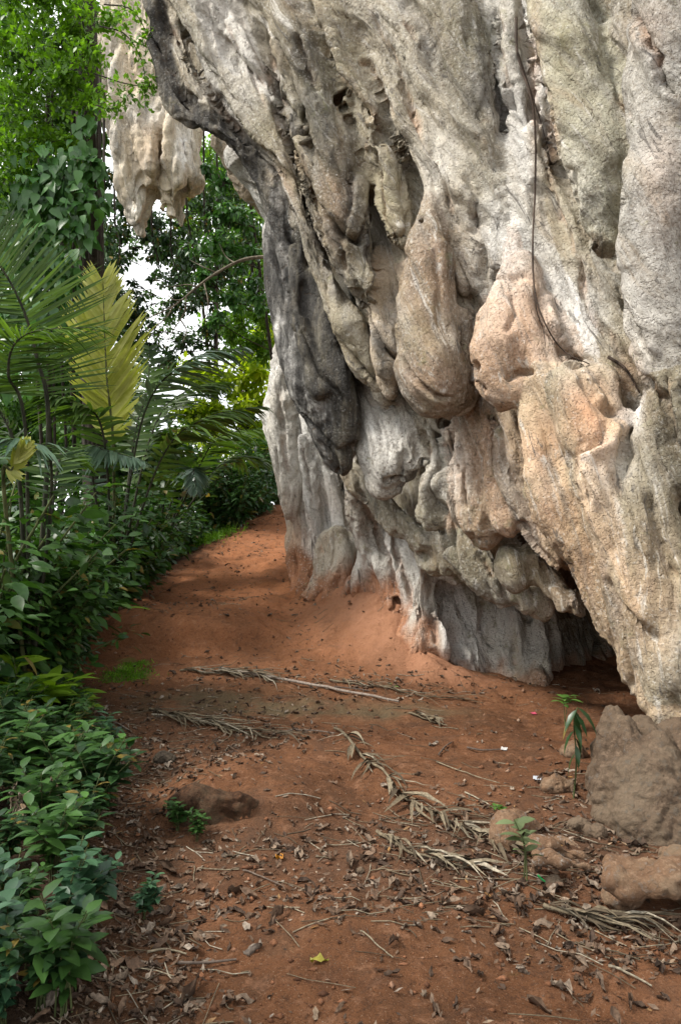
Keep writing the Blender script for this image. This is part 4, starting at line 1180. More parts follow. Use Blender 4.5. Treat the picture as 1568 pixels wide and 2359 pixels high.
tree("forest_tree", "low dark bushy tree closing the view under the palm fronds", (-5.4, 15.5, 0), PD(160, 980, 15.5), .10,
     dclumps([(-40, 1000, 15, 80, 900), (60, 1010, 15, 80, 900), (150, 1000, 15, 70, 800), (230, 1020, 15.5, 70, 800), (300, 1040, 16, 60, 700), (370, 1050, 17, 60, 700), (20, 1090, 15, 80, 800), (120, 1090, 15, 80, 800), (220, 1100, 15, 70, 700), (320, 1110, 16, 60, 600), (420, 1100, 17.5, 50, 500), (100, 920, 15.5, 60, 600), (240, 940, 16, 50, 450), (170, 900, 15.5, 50, 450)]),
     LEAF_MID, BARK_DARK, .15, .5, 'oval', 38, .4)
tree("forest_tree", "tall leafy tree filling the forest behind the climber-covered trunk", (-6.4, 13.5, -.2), PD(60, 200, 13), .12,
     dclumps([(40, 100, 13, 100, 1100), (140, 120, 13, 90, 1000), (200, 60, 13, 50, 500), (-60, 250, 13, 100, 1000), (60, 280, 13, 100, 1100), (150, 300, 13, 70, 800), (195, 240, 13, 46, 400), (30, 430, 13, 100, 1100), (130, 460, 13, 80, 900), (190, 420, 13, 44, 400), (200, 560, 13.3, 40, 350), (60, 600, 13, 90, 1000), (150, 640, 13, 70, 800), (205, 690, 13.3, 40, 360), (-50, 600, 13, 90, 800), (-40, -20, 13, 100, 800), (100, -60, 13, 100, 800), (215, 330, 13.3, 30, 240)]),
     LEAF_MID, BARK_DARK, .14, .52, 'oval', 36, .45)
tree("forest_tree", "pale green tree far back right of the bright gap, its leaves lit from behind", (-2.6, 20, .8), PD(560, 420, 20), .09,
     dclumps([(480, 360, 20, 60, 800), (560, 330, 20, 60, 800), (590, 420, 20, 50, 700), (540, 450, 20, 60, 800), (480, 460, 20, 44, 500), (440, 520, 20, 40, 400), (600, 520, 20, 44, 600), (560, 560, 20, 60, 800), (500, 600, 20, 50, 600), (610, 620, 20, 40, 500), (570, 680, 20, 50, 600), (520, 740, 20, 50, 500), (620, 700, 20, 34, 400), (600, 770, 20, 40, 400), (540, 820, 20, 50, 500)]),
     LEAF_BRIGHT, BARK_DARK, .17, .5, 'diamond', 37, .4)
tree("forest_tree", "bushy mid-green tree between the climber-covered trunk and the yellow frond", (-5.2, 13, -.1), PD(60, 700, 13), .12,
     dclumps([(40, 760, 13, 80, 900), (-30, 860, 13, 80, 800), (110, 830, 13, 70, 800), (60, 940, 13, 80, 900), (160, 900, 13, 60, 700), (150, 760, 13.3, 50, 500), (220, 960, 13.5, 50, 500), (180, 1010, 12.5, 70, 800), (60, 1050, 12.5, 80, 800), (-40, 1000, 12.5, 80, 700), (300, 1010, 14, 50, 500), (200, 840, 14, 40, 300)]),
     LEAF_MID, BARK_DARK, .13, .5, 'oval', 29, .4)
tree("forest_tree", "dark tree far back whose twigs ring the bright gap under the stalactites", (-3.6, 24, 0), PD(440, 480, 24), .10,
     dclumps([(255, 560, 24, 26, 200), (250, 620, 24, 30, 260), (270, 690, 24, 30, 200), (410, 600, 24, 30, 220), (430, 670, 24, 40, 340), (390, 560, 24, 30, 240), (330, 510, 24, 40, 240), (380, 700, 24, 30, 170), (340, 680, 24, 18, 60), (300, 730, 24, 30, 130), (360, 760, 24, 24, 80), (440, 780, 24, 36, 300), (400, 840, 24, 24, 130), (320, 850, 24, 30, 170), (300, 600, 24, 24, 130), (350, 560, 24, 30, 150), (300, 540, 24, 30, 170), (390, 740, 24, 30, 160), (280, 790, 24, 36, 260), (350, 860, 24, 36, 260), (370, 640, 24, 20, 80)]),
     LEAF_MID, BARK_DARK, .17, .5, 'diamond', 28, .4)
def lianas():
    rng = np.random.RandomState(15)
    for k, (x0, y0, x1, y1, d) in enumerate(((232, 380, 236, 640, 11), (240, 470, 246, 660, 11.3), (350, 520, 372, 640, 13), (395, 500, 420, 660, 13), (430, 470, 452, 700, 13), (470, 430, 480, 640, 13.5), (265, 500, 270, 620, 13), (500, 420, 520, 600, 13.5))):
        o = PD(x0, y0 - 260, d)
        mb = MB().tube(spline([o, PD(x0, y0, d), PD((x0 + x1) / 2 + rng.randn() * 8, (y0 + y1) / 2, d), PD(x1, y1, d)], 14) - o, np.linspace(.022, .007, 14), 5)
        c = np.array([PD(x0 + (x1 - x0) * t + rng.randn() * 7, y0 + (y1 - y0) * t, d) for t in rng.rand(90)]) - o
        l = .10 * (.6 + .8 * rng.rand(90)); V, F, A = leaves(c, rng.normal(size=(90, 3)) * .5 + (0, 0, -.8), rng.normal(size=(90, 3)) * .5 + (0, -.6, .6), l, l * .5, 'diamond', .1, .15, rng.rand(90))
        ob = mb.build("liana", BARK_DARK); ob.location = o
        lf = MB().add(V, F, A).build("leaves", LEAF_DARK, ob)
        tag(ob, "thin dark liana with small leaves hanging in the bright gap below the stalactites", "liana", "lianas hanging across the bright gap")
lianas()
def bare_branch():
    rng = np.random.RandomState(5)
    root = empty("dead_branch", P(612, 595, 11.2), "bare grey branch forking in the bright gap, reaching from the cliff edge", "branch")
    off = np.array(root.location); mb = MB()
    mb.tube(spline([PD(625, 590, 11.2), PD(560, 598, 11.1), (PD(500, 628, 11)), PD(455, 660, 11), PD(400, 705, 11), PD(335, 735, 11)], 22), np.linspace(.028, .007, 22), 6)
    for pts in ([(500, 628), (470, 615), (440, 600)], [(455, 660), (430, 655), (395, 660), (370, 650)], [(430, 680), (425, 720), (400, 760), (380, 800)], [(425, 690), (400, 690), (385, 675)],
                [(400, 705), (380, 735), (330, 775)], [(470, 650), (480, 700), (470, 740)], [(415, 735), (430, 760), (420, 790)], [(540, 605), (520, 590), (505, 560)]):
        mb.tube(spline([PD(x, y, 11 + .08 * rng.randn()) for x, y in pts], 9), np.linspace(.012, .004, 9), 5)
    mb.build("branch_wood", BARK_GREY, root, off)
bare_branch()

# ------------------------------------------------------------------ the climber-covered tree on the left
def vine_tree():
    rng = np.random.RandomState(31)
    b = np.array((-3.15, 10.2, 0.1))
    root = empty("vine_clad_tree", b, "dark trunk hung with heart-leaved climbers and feathery bright crown left of the stalactites", "tree")
    tb = MB()
    tb.tube(spline([b - (0, 0, .3), PD(215, 800, 9.8), PD(210, 500, 9.2), PD(200, 150, 8.8), PD(190, -250, 8.7)], 18), np.linspace(.17, .12, 18), 12)
    tb.build("trunk", BARK_DARK, root, b)
    for k in range(9):                                   # hanging stems
        x = 95 + 16 * k + rng.randn() * 5
        vb = MB().tube(spline([PD(x, 80 + rng.rand() * 300, 8.7), PD(x + rng.randn() * 8, 500, 8.9), PD(x + rng.randn() * 10, 760 + 60 * rng.rand(), 9.2), PD(x + 6, 1060, 9.4)], 16), .012 + .014 * rng.rand(), 6)
        vb.build("climbing_stem", BARK_DARK, root, b)
    cb = MB()
    for (x, y, d, r, n) in ((150, 430, 8.2, 60, 90), (100, 480, 8.1, 60, 110), (60, 560, 8.1, 70, 130), (170, 520, 8.1, 50, 90), (180, 440, 8.1, 40, 60), (40, 440, 8.2, 70, 120), (130, 600, 8.1, 55, 90), (90, 680, 8.1, 60, 90), (170, 640, 8.2, 30, 30), (30, 660, 8.2, 60, 90), (195, 370, 8.1, 36, 50),
                            (205, 290, 8.2, 28, 30), (60, 780, 8.2, 60, 70), (140, 720, 8.2, 40, 50), (10, 840, 8.2, 60, 60), (235, 470, 8.3, 14, 12), (225, 390, 8.2, 16, 16), (120, 380, 8.1, 60, 80)):
        c = PD(x, y, d); rr = r * d / 1798.5
        pos = c + rng.normal(size=(n, 3)) * rr * np.array([.55, .35, .55])
        ax = rng.normal(size=(n, 3)) * .45 + np.array([.05, -.25, -1.0])
        nr = rng.normal(size=(n, 3)) * .35 + np.array([-.1, -1, .55])
        l = .13 * (.6 + .8 * rng.rand(n))
        V, F, A = leaves(pos, ax, nr, l, l * .62, 'heart', .12, .16, rng.rand(n)); cb.add(V, F, A)
    cb.build("climber_leaves", LEAF_CLIMB, root, b)
    cr = MB(); br = MB()
    spots = [(40, 60, 110, 900), (150, 40, 90, 800), (230, 30, 50, 330), (60, 200, 110, 900), (150, 170, 80, 700), (200, 230, 50, 330), (20, 330, 90, 700), (120, 300, 70, 520), (180, 330, 44, 240), (-50, 120, 90, 600), (90, -60, 120, 800), (-40, 430, 80, 500), (210, 120, 46, 260), (60, 400, 60, 320)]
    for (x, y, r, n) in spots:
        d = 8.0 + .5 * rng.rand(); c = PD(x, y, d); rr = r * d / 1798.5
        for q in range(max(2, n // 70)):
            cc = c + rand_dirs(rng, 1)[0] * rr * .8 * rng.rand() ** .6 * (1, .7, 1)
            e = rand_dirs(rng, 1)[0] * (1, 1, .3); e /= np.linalg.norm(e); ln = .35 * (.6 + .8 * rng.rand())
            pts = spline([cc - e * ln * .5, cc, cc + e * ln * .5 - (0, 0, .08)], 9)
            br.tube(pts, np.linspace(.005, .002, 9), 4, cap=False)
            m = 70
            base = pts[rng.randint(0, 9, m)] + rng.normal(size=(m, 3)) * .05
            ax = rng.normal(size=(m, 3)) * .6 + e * .4; ax[:, 2] -= .35
            nr = rng.normal(size=(m, 3)) * .4 + np.array([0, -.2, 1.0])
            l = .068 * (.6 + .8 * rng.rand(m))
            V, F, A = leaves(base, ax, nr, l, l * .55, 'diamond', .1, .15, rng.rand(m)); cr.add(V, F, A)
    # long sprays reaching in front of the stalactites
    for pts in ([(230, 60), (290, 80), (330, 150), (335, 250)], [(240, 10), (300, 20), (335, 70), (330, 110)], [(220, 170), (280, 190), (340, 200), (345, 190)], [(215, 240), (260, 250), (300, 215)]):
        s = spline([PD(x, y, 7.9) for x, y in pts], 14); br.tube(s, np.linspace(.008, .003, 14), 5)
        m = 120
        base = s[rng.randint(3, 14, m)] + rng.normal(size=(m, 3)) * .045
        ax = rng.normal(size=(m, 3)) * .7; ax[:, 2] -= .4
        l = .062 * (.6 + .8 * rng.rand(m))
        V, F, A = leaves(base, ax, rng.normal(size=(m, 3)) * .5 + np.array([0, -.2, 1]), l, l * .55, 'diamond', .1, .15, rng.rand(m)); cr.add(V, F, A)
    br.build("twigs", BARK_DARK, root, b)
    cr.build("crown", LEAF_BRIGHT, root, b)
vine_tree()

# ------------------------------------------------------------------ palms
def palms():
    rng = np.random.RandomState(41)
    b = np.array(P(262, 1190, 8.6)); b[2] = gh(b[0], b[1])
    root = empty("palm", b, "palm with one upright yellow feather-like frond and green fronds arching over the thicket", "palm")
    core = b + (0, 0, .1)
    # the upright yellow frond, its flat side to the viewer
    frond(root, [core, PD(262, 1040, 8.3), PD(246, 860, 8.0), PD(238, 650, 7.9)], .74, PALM_YELLOW, PALM_STALK, rng, b, 60, .36, 46, .046, .16, .04, .022, (0.15, -1, .1), taper=(.40, 1.0, .35), vee=.12, jitter=1.2)
    for pts, half, mat in (([core, PD(330, 960, 8.4), PD(440, 830, 8.3), PD(560, 800, 8.3)], .62, PALM_BLUE),
                           ([core, PD(370, 1060, 8.3), PD(470, 965, 8.2), PD(600, 935, 8.3)], .62, PALM_GREEN),
                           ([core, PD(350, 1000, 8.7), PD(430, 900, 9), PD(520, 880, 9.2)], .6, PALM_GREEN),
                           ([core, PD(240, 1010, 8.0), PD(180, 930, 7.7), PD(100, 905, 7.4)], .6, PALM_GREEN),
                           ([core, PD(310, 1010, 8.9), PD(340, 900, 9.3), PD(345, 800, 9.6)], .5, PALM_GREEN),
                           ([core, PD(210, 1060, 8.2), PD(250, 1040, 7.9), PD(330, 1062, 7.7)], .42, PALM_BLUE)):
        frond(root, pts, half, mat, PALM_STALK_DARK, rng, b, 46, .25, 58, .042, .3, .38, .016)
    b2 = np.array(P(345, 1225, 10.6)); b2[2] = gh(b2[0], b2[1])
    root = empty("palm", b2, "low palm with dark arching fronds and one pale drooping fan near the far path", "palm")
    c = b2 + (0, 0, .1)
    for pts, half, mat in (([c, PD(450, 1090, 10.4), PD(510, 1005, 10.3), PD(620, 985, 10.4)], .62, PALM_GREEN),
                           ([c, PD(440, 1120, 10.2), PD(445, 1080, 10.0), PD(452, 1130, 9.8)], .36, PALM_BLUE),
                           ([c, PD(410, 1100, 10.3), PD(395, 1030, 10.2), PD(380, 1000, 10.0)], .5, PALM_GREEN),
                           ([c, PD(490, 1090, 10.6), PD(560, 1050, 10.8), PD(630, 1065, 11)], .52, PALM_GREEN),
                           ([c, PD(380, 1130, 10.2), PD(330, 1090, 10.0), PD(290, 1110, 9.8)], .48, PALM_GREEN)):
        frond(root, pts, half, mat, PALM_STALK_DARK, rng, b2, 40, .28, 58, .045, .32, .35, .016)
    b3 = np.array((-2.35, 5.9, -.1)); b3[2] = gh(b3[0], b3[1])
    root = empty("palm", b3, "large palm with long comb-like green fronds spreading before the climber-covered trunk", "palm")
    c = b3 + (0, 0, .1)
    frond(root, [c, PD(112, 1010, 5.9), PD(85, 820, 5.8), PD(45, 690, 5.7), PD(-30, 560, 5.6)], .70, PALM_GREEN, PALM_STALK_DARK, rng, b3, 62, .34, 82, .019, .16, .10, .022, (0.1, -1, .35), vee=.05, taper=(.7, 1, .5))
    frond(root, [c, PD(60, 1000, 5.6), PD(20, 860, 5.4), PD(60, 770, 5.3), PD(235, 752, 5.3)], .5, PALM_GREEN, PALM_STALK_DARK, rng, b3, 46, .40, 62, .016, .3, .3, .016)
    frond(root, [c, PD(40, 1060, 5.7), PD(-40, 900, 5.6), PD(-120, 780, 5.5)], .7, PALM_GREEN, PALM_STALK_DARK, rng, b3, 50, .34, 72, .018, .25, .2, .02)
    frond(root, [c, PD(130, 1100, 6.2), PD(150, 1050, 6.6), PD(170, 1060, 7.0)], .4, PALM_GREEN, PALM_STALK_DARK, rng, b3, 46, .28, 58, .026, .28, .3, .016)
    frond(root, [c, PD(10, 1130, 5.2), PD(30, 1080, 5.1), PD(66, 1024, 5.0)], .20, PALM_YELLOW, PALM_STALK, rng, b3, 26, .55, 22, .035, .05, .0, .018, (0.15, -1, .1), vee=.1)
    frond(root, [c, PD(120, 1100, 5.6), PD(60, 1020, 5.2), PD(-30, 1010, 5.0)], .45, PALM_BLUE, PALM_STALK_DARK, rng, b3, 40, .3, 58, .03, .3, .3, .014)
palms()

# ------------------------------------------------------------------ thicket left of the path
def thicket():
    protos = {
        'broad': (shrub_proto("shrub", LEAF_DARK, 1.15, .62, 20, 60, .105, .48, 'oval', 51), LEAF_DARK),
        'fine': (shrub_proto("shrub", LEAF_DARK, 1.05, .60, 22, 80, .080, .46, 'oval', 52), leaf_material("leaf_shade_green", (.016, .050, .010), (.055, .130, .026), .3, .42, .4, old=(.16, .13, .03))),
        'lance': (shrub_proto("shrub", LEAF_DARK, 1.0, .65, 18, 44, .17, .22, 'lance', 53, .35), LEAF_DARK),
        'cool': (shrub_proto("shrub", LEAF_TEAL, .85, .55, 18, 50, .10, .42, 'oval', 54), LEAF_TEAL),
        'fresh': (shrub_proto("shrub", LEAF_FRESH, .7, .5, 12, 40, .10, .5, 'oval', 55), LEAF_FRESH),
    }
    made = {}
    G = "shrubs of the thicket left of the path"
    def put(kind, x, y, d, s, label, rz):
        if 8.0 < d < 13: x -= 85; s *= .85
        elif 6.9 < d <= 8.0: x -= 45; s *= .9
        if d < 6.7: s *= 1.4; x -= 20
        w = P(x, y, d); loc = (w[0], w[1], gh(w[0], w[1]) - .02)
        if kind not in made:
            pr, mat = protos[kind]
            made[kind] = make_plant("shrub", label, "shrub", loc, pr, mat, G, rz=rz, sc=s)
        else:
            o = copy_tree(made[kind], loc, rz, s); o["label"] = label
    rows = [
        ('fine', 70, 1260, 6.9, 1.15, "small-leaved dark shrub hiding the large palm's stalks"),
        ('broad', 165, 1260, 7.6, 1.5, "dark broad-leaved shrub hiding the foot of the climber-covered trunk"),
        ('fine', -20, 1240, 6.4, 1.2, "small-leaved dark shrub left of the large palm's stalks"),
        ('broad', 330, 1230, 8.7, 1.5, "dark broad-leaved shrub in front of the yellow frond's stalk"),
        ('fine', 400, 1220, 9.6, 1.6, "small-leaved dark shrub in front of the low far palm"),
        ('broad', 450, 1215, 11.3, 1.4, "dark broad-leaved shrub right of the low far palm's foot"),
        ('fine', 20, 1400, 5.9, 1.15, "small-leaved shrub in front of the large palm's foot"),
        ('fine', 95, 1420, 6.3, .85, "low small-leaved shrub beside the large palm's foot"),
        ('fine', -40, 1330, 5.6, 1.3, "small-leaved shrub at the picture's left edge before the large palm"),
        ('cool', 120, 1440, 6.6, .6, "low cool green shrub at the corner of the path by the large palm"),
        ('fine', 640, 1130, 16.0, 1.5, "ferny green shrub closing the path's far bend beside the cliff"),
        ('broad', 590, 1130, 15.5, 1.5, "dark broad-leaved shrub at the top of the red slope"),
        ('fine', 540, 1140, 14.8, 1.5, "feathery shrub behind the low far palm"),
        ('cool', 600, 1160, 14.4, 1.1, "cool green shrub on the upper lip of the red slope"),
        ('broad', 545, 1190, 13.4, 1.1, "dark shrub at the edge of the red slope above the grassy patch"),
        ('fine', 480, 1170, 13.6, 1.4, "small-leaved shrub under the pale palm fan"),
        ('broad', 500, 1220, 12.2, .85, "dark broad-leaved shrub behind the grassy patch"),
        ('lance', 420, 1200, 12.0, 1.1, "lance-leaved shrub under the dark arching palm frond"),
        ('cool', 440, 1240, 11.2, .8, "cool green shrub next to the grassy patch"),
        ('broad', 360, 1180, 11.6, 1.3, "broad-leaved shrub behind the star-shaped sprays of the thicket"),
        ('fresh', 330, 1150, 10.8, 1.4, "fresh green small-leaved shrub under the yellow frond"),
        ('lance', 390, 1260, 10.6, .9, "lance-leaved shrub with star-shaped sprays above the path"),
        ('broad', 340, 1270, 9.8, .95, "dark shrub where the path narrows at the grassy patch"),
        ('fine', 280, 1200, 10.0, 1.3, "small-leaved shrub at the foot of the yellow frond"),
        ('cool', 290, 1300, 9.4, .9, "cool green shrub leaning out over the red bank"),
        ('broad', 230, 1230, 9.0, 1.25, "tall dark shrub below the pale drooping frond"),
        ('lance', 220, 1320, 8.7, 1.0, "lance-leaved shrub over the black hollow beside the path"),
        ('broad', 160, 1300, 8.2, 1.2, "dark broad-leaved shrub left of the black hollow"),
        ('fine', 110, 1230, 8.0, 1.4, "small-leaved shrub behind the large comb-like palm"),
        ('lance', 90, 1330, 7.4, 1.1, "lance-leaved shrub with long drooping leaves at the picture's left edge"),
        ('cool', 40, 1260, 7.2, 1.3, "cool green shrub below the young yellow spear"),
        ('fresh', 30, 1400, 6.6, 1.2, "fresh green shrub behind the dry grey stalks"),
        ('fine', 130, 1420, 7.4, .7, "low small-leaved shrub at the start of the black hollow"),
        ('lance', -30, 1180, 6.8, 1.5, "tall lance-leaved shrub half outside the picture"),
        ('broad', 240, 1390, 8.9, .55, "low dark shrub on the lip of the red bank"),
        ('fine', 310, 1380, 9.4, .45, "low small-leaved plant on the path's edge by the red bank"),
        ('cool', 60, 1120, 9.4, 1.6, "cool green shrub deep in the thicket behind the large palm"),
        ('fresh', 200, 1130, 11.2, 1.6, "fresh green shrub deep in the thicket behind the yellow frond"),
        ('broad', 420, 1120, 14.5, 1.5, "dark shrub deep in the thicket between the two arching palms"),
        ('fine', 140, 1060, 12.5, 2.0, "tall small-leaved shrub far back behind the climber-covered trunk"),
        ('broad', 20, 1020, 11.5, 2.0, "tall dark shrub far back beyond the large palm"),
        ('broad', 300, 1060, 14.0, 2.0, "tall dark shrub far back between the yellow frond and the bright gap"),
        ('lance', 500, 1100, 17.5, 2.0, "tall lance-leaved shrub in front of the yellow-green far trees"),
    ]
    rg = random.Random(3)
    for k, (kind, x, y, d, s, lab) in enumerate(rows):
        put(kind, x, y, d, s, lab, rg.uniform(0, 6.28))
    # undergrowth filling the floor of the thicket
    rng = np.random.RandomState(57)
    mb = MB(); n = 9000
    y = 5.6 + 14 * rng.rand(n) ** 1.3
    e = np.interp(y, EDGE_Y, EDGE_X)
    x = e - .30 - (rng.rand(n) ** 1.4) * (2.8 + .25 * y)
    z = ground_h(x, y, False) + (rng.rand(n) ** 1.5) * (.22 + .30 * np.clip(e - x, 0, 1.2))
    ax = rng.normal(size=(n, 3)); ax[:, 2] *= .4
    nr = rng.normal(size=(n, 3)) * .45 + np.array([.1, -.2, 1])
    l = .13 * (.5 + .9 * rng.rand(n))
    V, F, A = leaves(np.stack([x, y, z], 1), ax, nr, l, l * .46, 'oval', .2, .2, rng.rand(n)); mb.add(V, F, A)
    n = 5200; y = -2.5 + 8.5 * rng.rand(n); e = np.interp(y, EDGE_Y, EDGE_X); x = e - 1.5 - .1 * np.maximum(y, 0) - rng.rand(n) * 3.2
    z = ground_h(x, y, False) + (rng.rand(n) ** 1.4) * .40
    ax = rng.normal(size=(n, 3)); ax[:, 2] *= .4
    l = .14 * (.5 + .9 * rng.rand(n)); V, F, A = leaves(np.stack([x, y, z], 1), ax, rng.normal(size=(n, 3)) * .45 + np.array([.1, -.1, 1]), l, l * .46, 'oval', .2, .2, rng.rand(n)); mb.add(V, F, A)
    tag(mb.build("undergrowth", LEAF_DARK), "dark leafy undergrowth filling the thicket floor left of the path", "undergrowth", kind="stuff")
thicket()
# ------------------------------------------------------------------ unseen tree added on the viewer's side to shade the near path
tree("added_shade_tree", "broad leafy tree added out of view beside the viewer, its crown shading the near end of the path", (-3.6, -1.2, 0), (-3.2, -.8, 5.2), .16,
     [(-3.2, .6, 4.4, 1.1, 900), (-2.4, -.6, 4.9, 1.1, 900), (-3.6, -1.6, 4.6, 1.2, 900), (-2.4, 1.4, 4.6, .9, 700), (-1.2, -1.2, 5.4, 1.1, 800), (-2.6, -2.6, 5.0, 1.2, 800), (-.6, -2.4, 5.2, 1.1, 700), (-3.6, 1.8, 4.0, .9, 600), (-1.4, .4, 5.3, .9, 600), (.6, -1.6, 5.8, 1.1, 600)],
     LEAF_MID, BARK_DARK, .20, .5, 'diamond', 35, .4)
# ------------------------------------------------------------------ stalactite cluster in the upper left
def stalactites():
    g = Grid((-4.3, 10.4, 4.9), (-0.6, 13.2, 12.2), .05)
    def ch(l, k=.08): add_chain(g, DC(l), k)
    ch([(290, -420, 12, 60), (292, -60, 12, 56), (280, 120, 12, 50), (288, 260, 12, 58), (320, 350, 12, 60), (312, 440, 11.9, 44), (320, 495, 11.9, 30), (324, 536, 11.9, 12)], .1)
    ch([(360, -420, 12, 90), (370, -60, 12, 80), (360, 150, 12, 70), (350, 280, 11.9, 70), (340, 360, 11.8, 52), (370, 420, 11.9, 40)], .1)
    ch([(430, -420, 12.2, 90), (440, 0, 12.2, 70), (430, 200, 12.1, 60), (425, 320, 12, 48), (430, 420, 12, 34), (412, 470, 12, 15), (414, 515, 12, 6)], .1)
    ch([(270, 250, 11.7, 24), (290, 350, 11.6, 26), (312, 440, 11.65, 24), (318, 505, 11.7, 12)], .04)
    ch([(300, 230, 11.6, 22), (320, 300, 11.5, 26), (345, 390, 11.5, 26), (350, 430, 11.6, 14)], .04)
    ch([(385, 240, 11.6, 24), (400, 340, 11.5, 24), (405, 400, 11.5, 22), (396, 470, 11.6, 9), (400, 505, 11.6, 4)], .03)
    ch([(372, 400, 11.6, 16), (374, 450, 11.6, 12), (376, 490, 11.6, 5)], .03)
    ch([(440, 340, 11.8, 26), (446, 400, 11.8, 22), (438, 440, 11.8, 10)], .04)
    ch([(250, 200, 11.8, 20), (262, 320, 11.8, 18), (290, 420, 11.8, 18)], .05)
    V, F = surface_nets(g)
    V, F = refine(V, F, 1)
    N = normals(V, F)
    f = V * np.array([1, 1, .22])
    d = .16 * (np.abs(pn(f * 1.9)) * 2 - .45) + .13 * (np.abs(pn(f * 4.6 + 7)) * 2 - .4) + .06 * (np.abs(pn(f * 10 + 3)) * 2 - .4) + .05 * pn(V * 5) + .025 * pn(V * 17)
    V = V + N * d[:, None]
    px, py = proj(V)
    o = np.zeros(len(V)); p = np.zeros(len(V))
    for x, y, rx, ry, a in ((345, 330, 45, 70, .75), (310, 160, 30, 60, .4), (440, 410, 25, 40, .4), (350, 420, 20, 30, .4)):
        o = np.maximum(o, a * np.exp(-((px - x) / rx) ** 2 - ((py - y) / ry) ** 2))
    for x, y, rx, ry, a in ((425, 340, 22, 70, 1), (330, 260, 60, 30, .6), (262, 330, 22, 90, .6), (310, 470, 24, 50, .7), (250, 140, 14, 90, .6)):
        p = np.maximum(p, a * np.exp(-((px - x) / rx) ** 2 - ((py - y) / ry) ** 2))
    loc = np.array(P(350, -420, 12))
    me = np_mesh("stalactite_cluster", V - loc, F)
    set_attr(me, "stain", np.stack([0.12 * (px < 275), o * .45, p], 1)); set_attr(me, "lichen", np.full(len(V), .15))
    set_attr(me, "flow", V); set_attr(me, "soil", np.zeros(len(V))); set_attr(me, "tone", np.tile((.80, .69, .50), (len(V), 1)))
    ob = link("stalactite_cluster", me, MAT_ROCK); ob.location = loc
    tag(ob, "cluster of thick ochre and white stalactites hanging above the bright gap in the trees", "stalactites")
stalactites()

# ------------------------------------------------------------------ boulders and stones
def rock_mat(name, a, b, c2, sc=1.0):
    M = NM(name); pos = M.geo()
    n1 = M.noise(pos, 4 * sc, 7, .65, .4); n2 = M.noise(pos, 26 * sc, 8, .7); n3 = M.noise(pos, 110, 3)
    c = M.ramp(n1, [(.34, a), (.52, b), (.68, c2)])
    c = M.mix(M.ramp(n2, [(.52, 0), (.66, .75)]), c, tuple(v * .35 for v in a))
    c = M.mix(M.ramp(n2, [(.32, .6), (.46, 0)]), c, tuple(min(1, v * 1.35) for v in c2))
    c = M.mix(M.ramp(n3, [(.60, 0), (.72, .5)]), c, tuple(min(1, v * 1.3) for v in c2))
    dk, orr, pl = M.sep(M.attr("stain", 'Color'))
    c = M.mix(M.math('MULTIPLY', pl, M.ramp(n2, [(.54, 0), (.68, .8)])), c, (.50, .45, .39))
    c = M.mix(M.math('MULTIPLY', M.attr("lichen"), M.ramp(n1, [(.45, 0), (.62, 1)])), c, (.10, .085, .055))
    nb = M.bump(n1, .8, .03); nb = M.bump(M.noise(M.mapping(pos, scale=(1, 1, .4)), 14, 8, .7, .5), 1, .028, nb); nb = M.bump(n2, 1, .025, nb); nb = M.bump(n3, .5, .004, nb)
    return M.done(M.principled(c, .9, nb, .2).outputs[0])
MAT_MUDROCK = rock_mat("muddy_limestone", (.100, .068, .044), (.148, .102, .068), (.21, .148, .102))
MAT_TANROCK = rock_mat("tan_limestone", (.165, .092, .052), (.225, .135, .080), (.30, .205, .135))
MAT_DARKROCK = rock_mat("dark_stone", (.045, .036, .028), (.080, .062, .045), (.12, .09, .065))

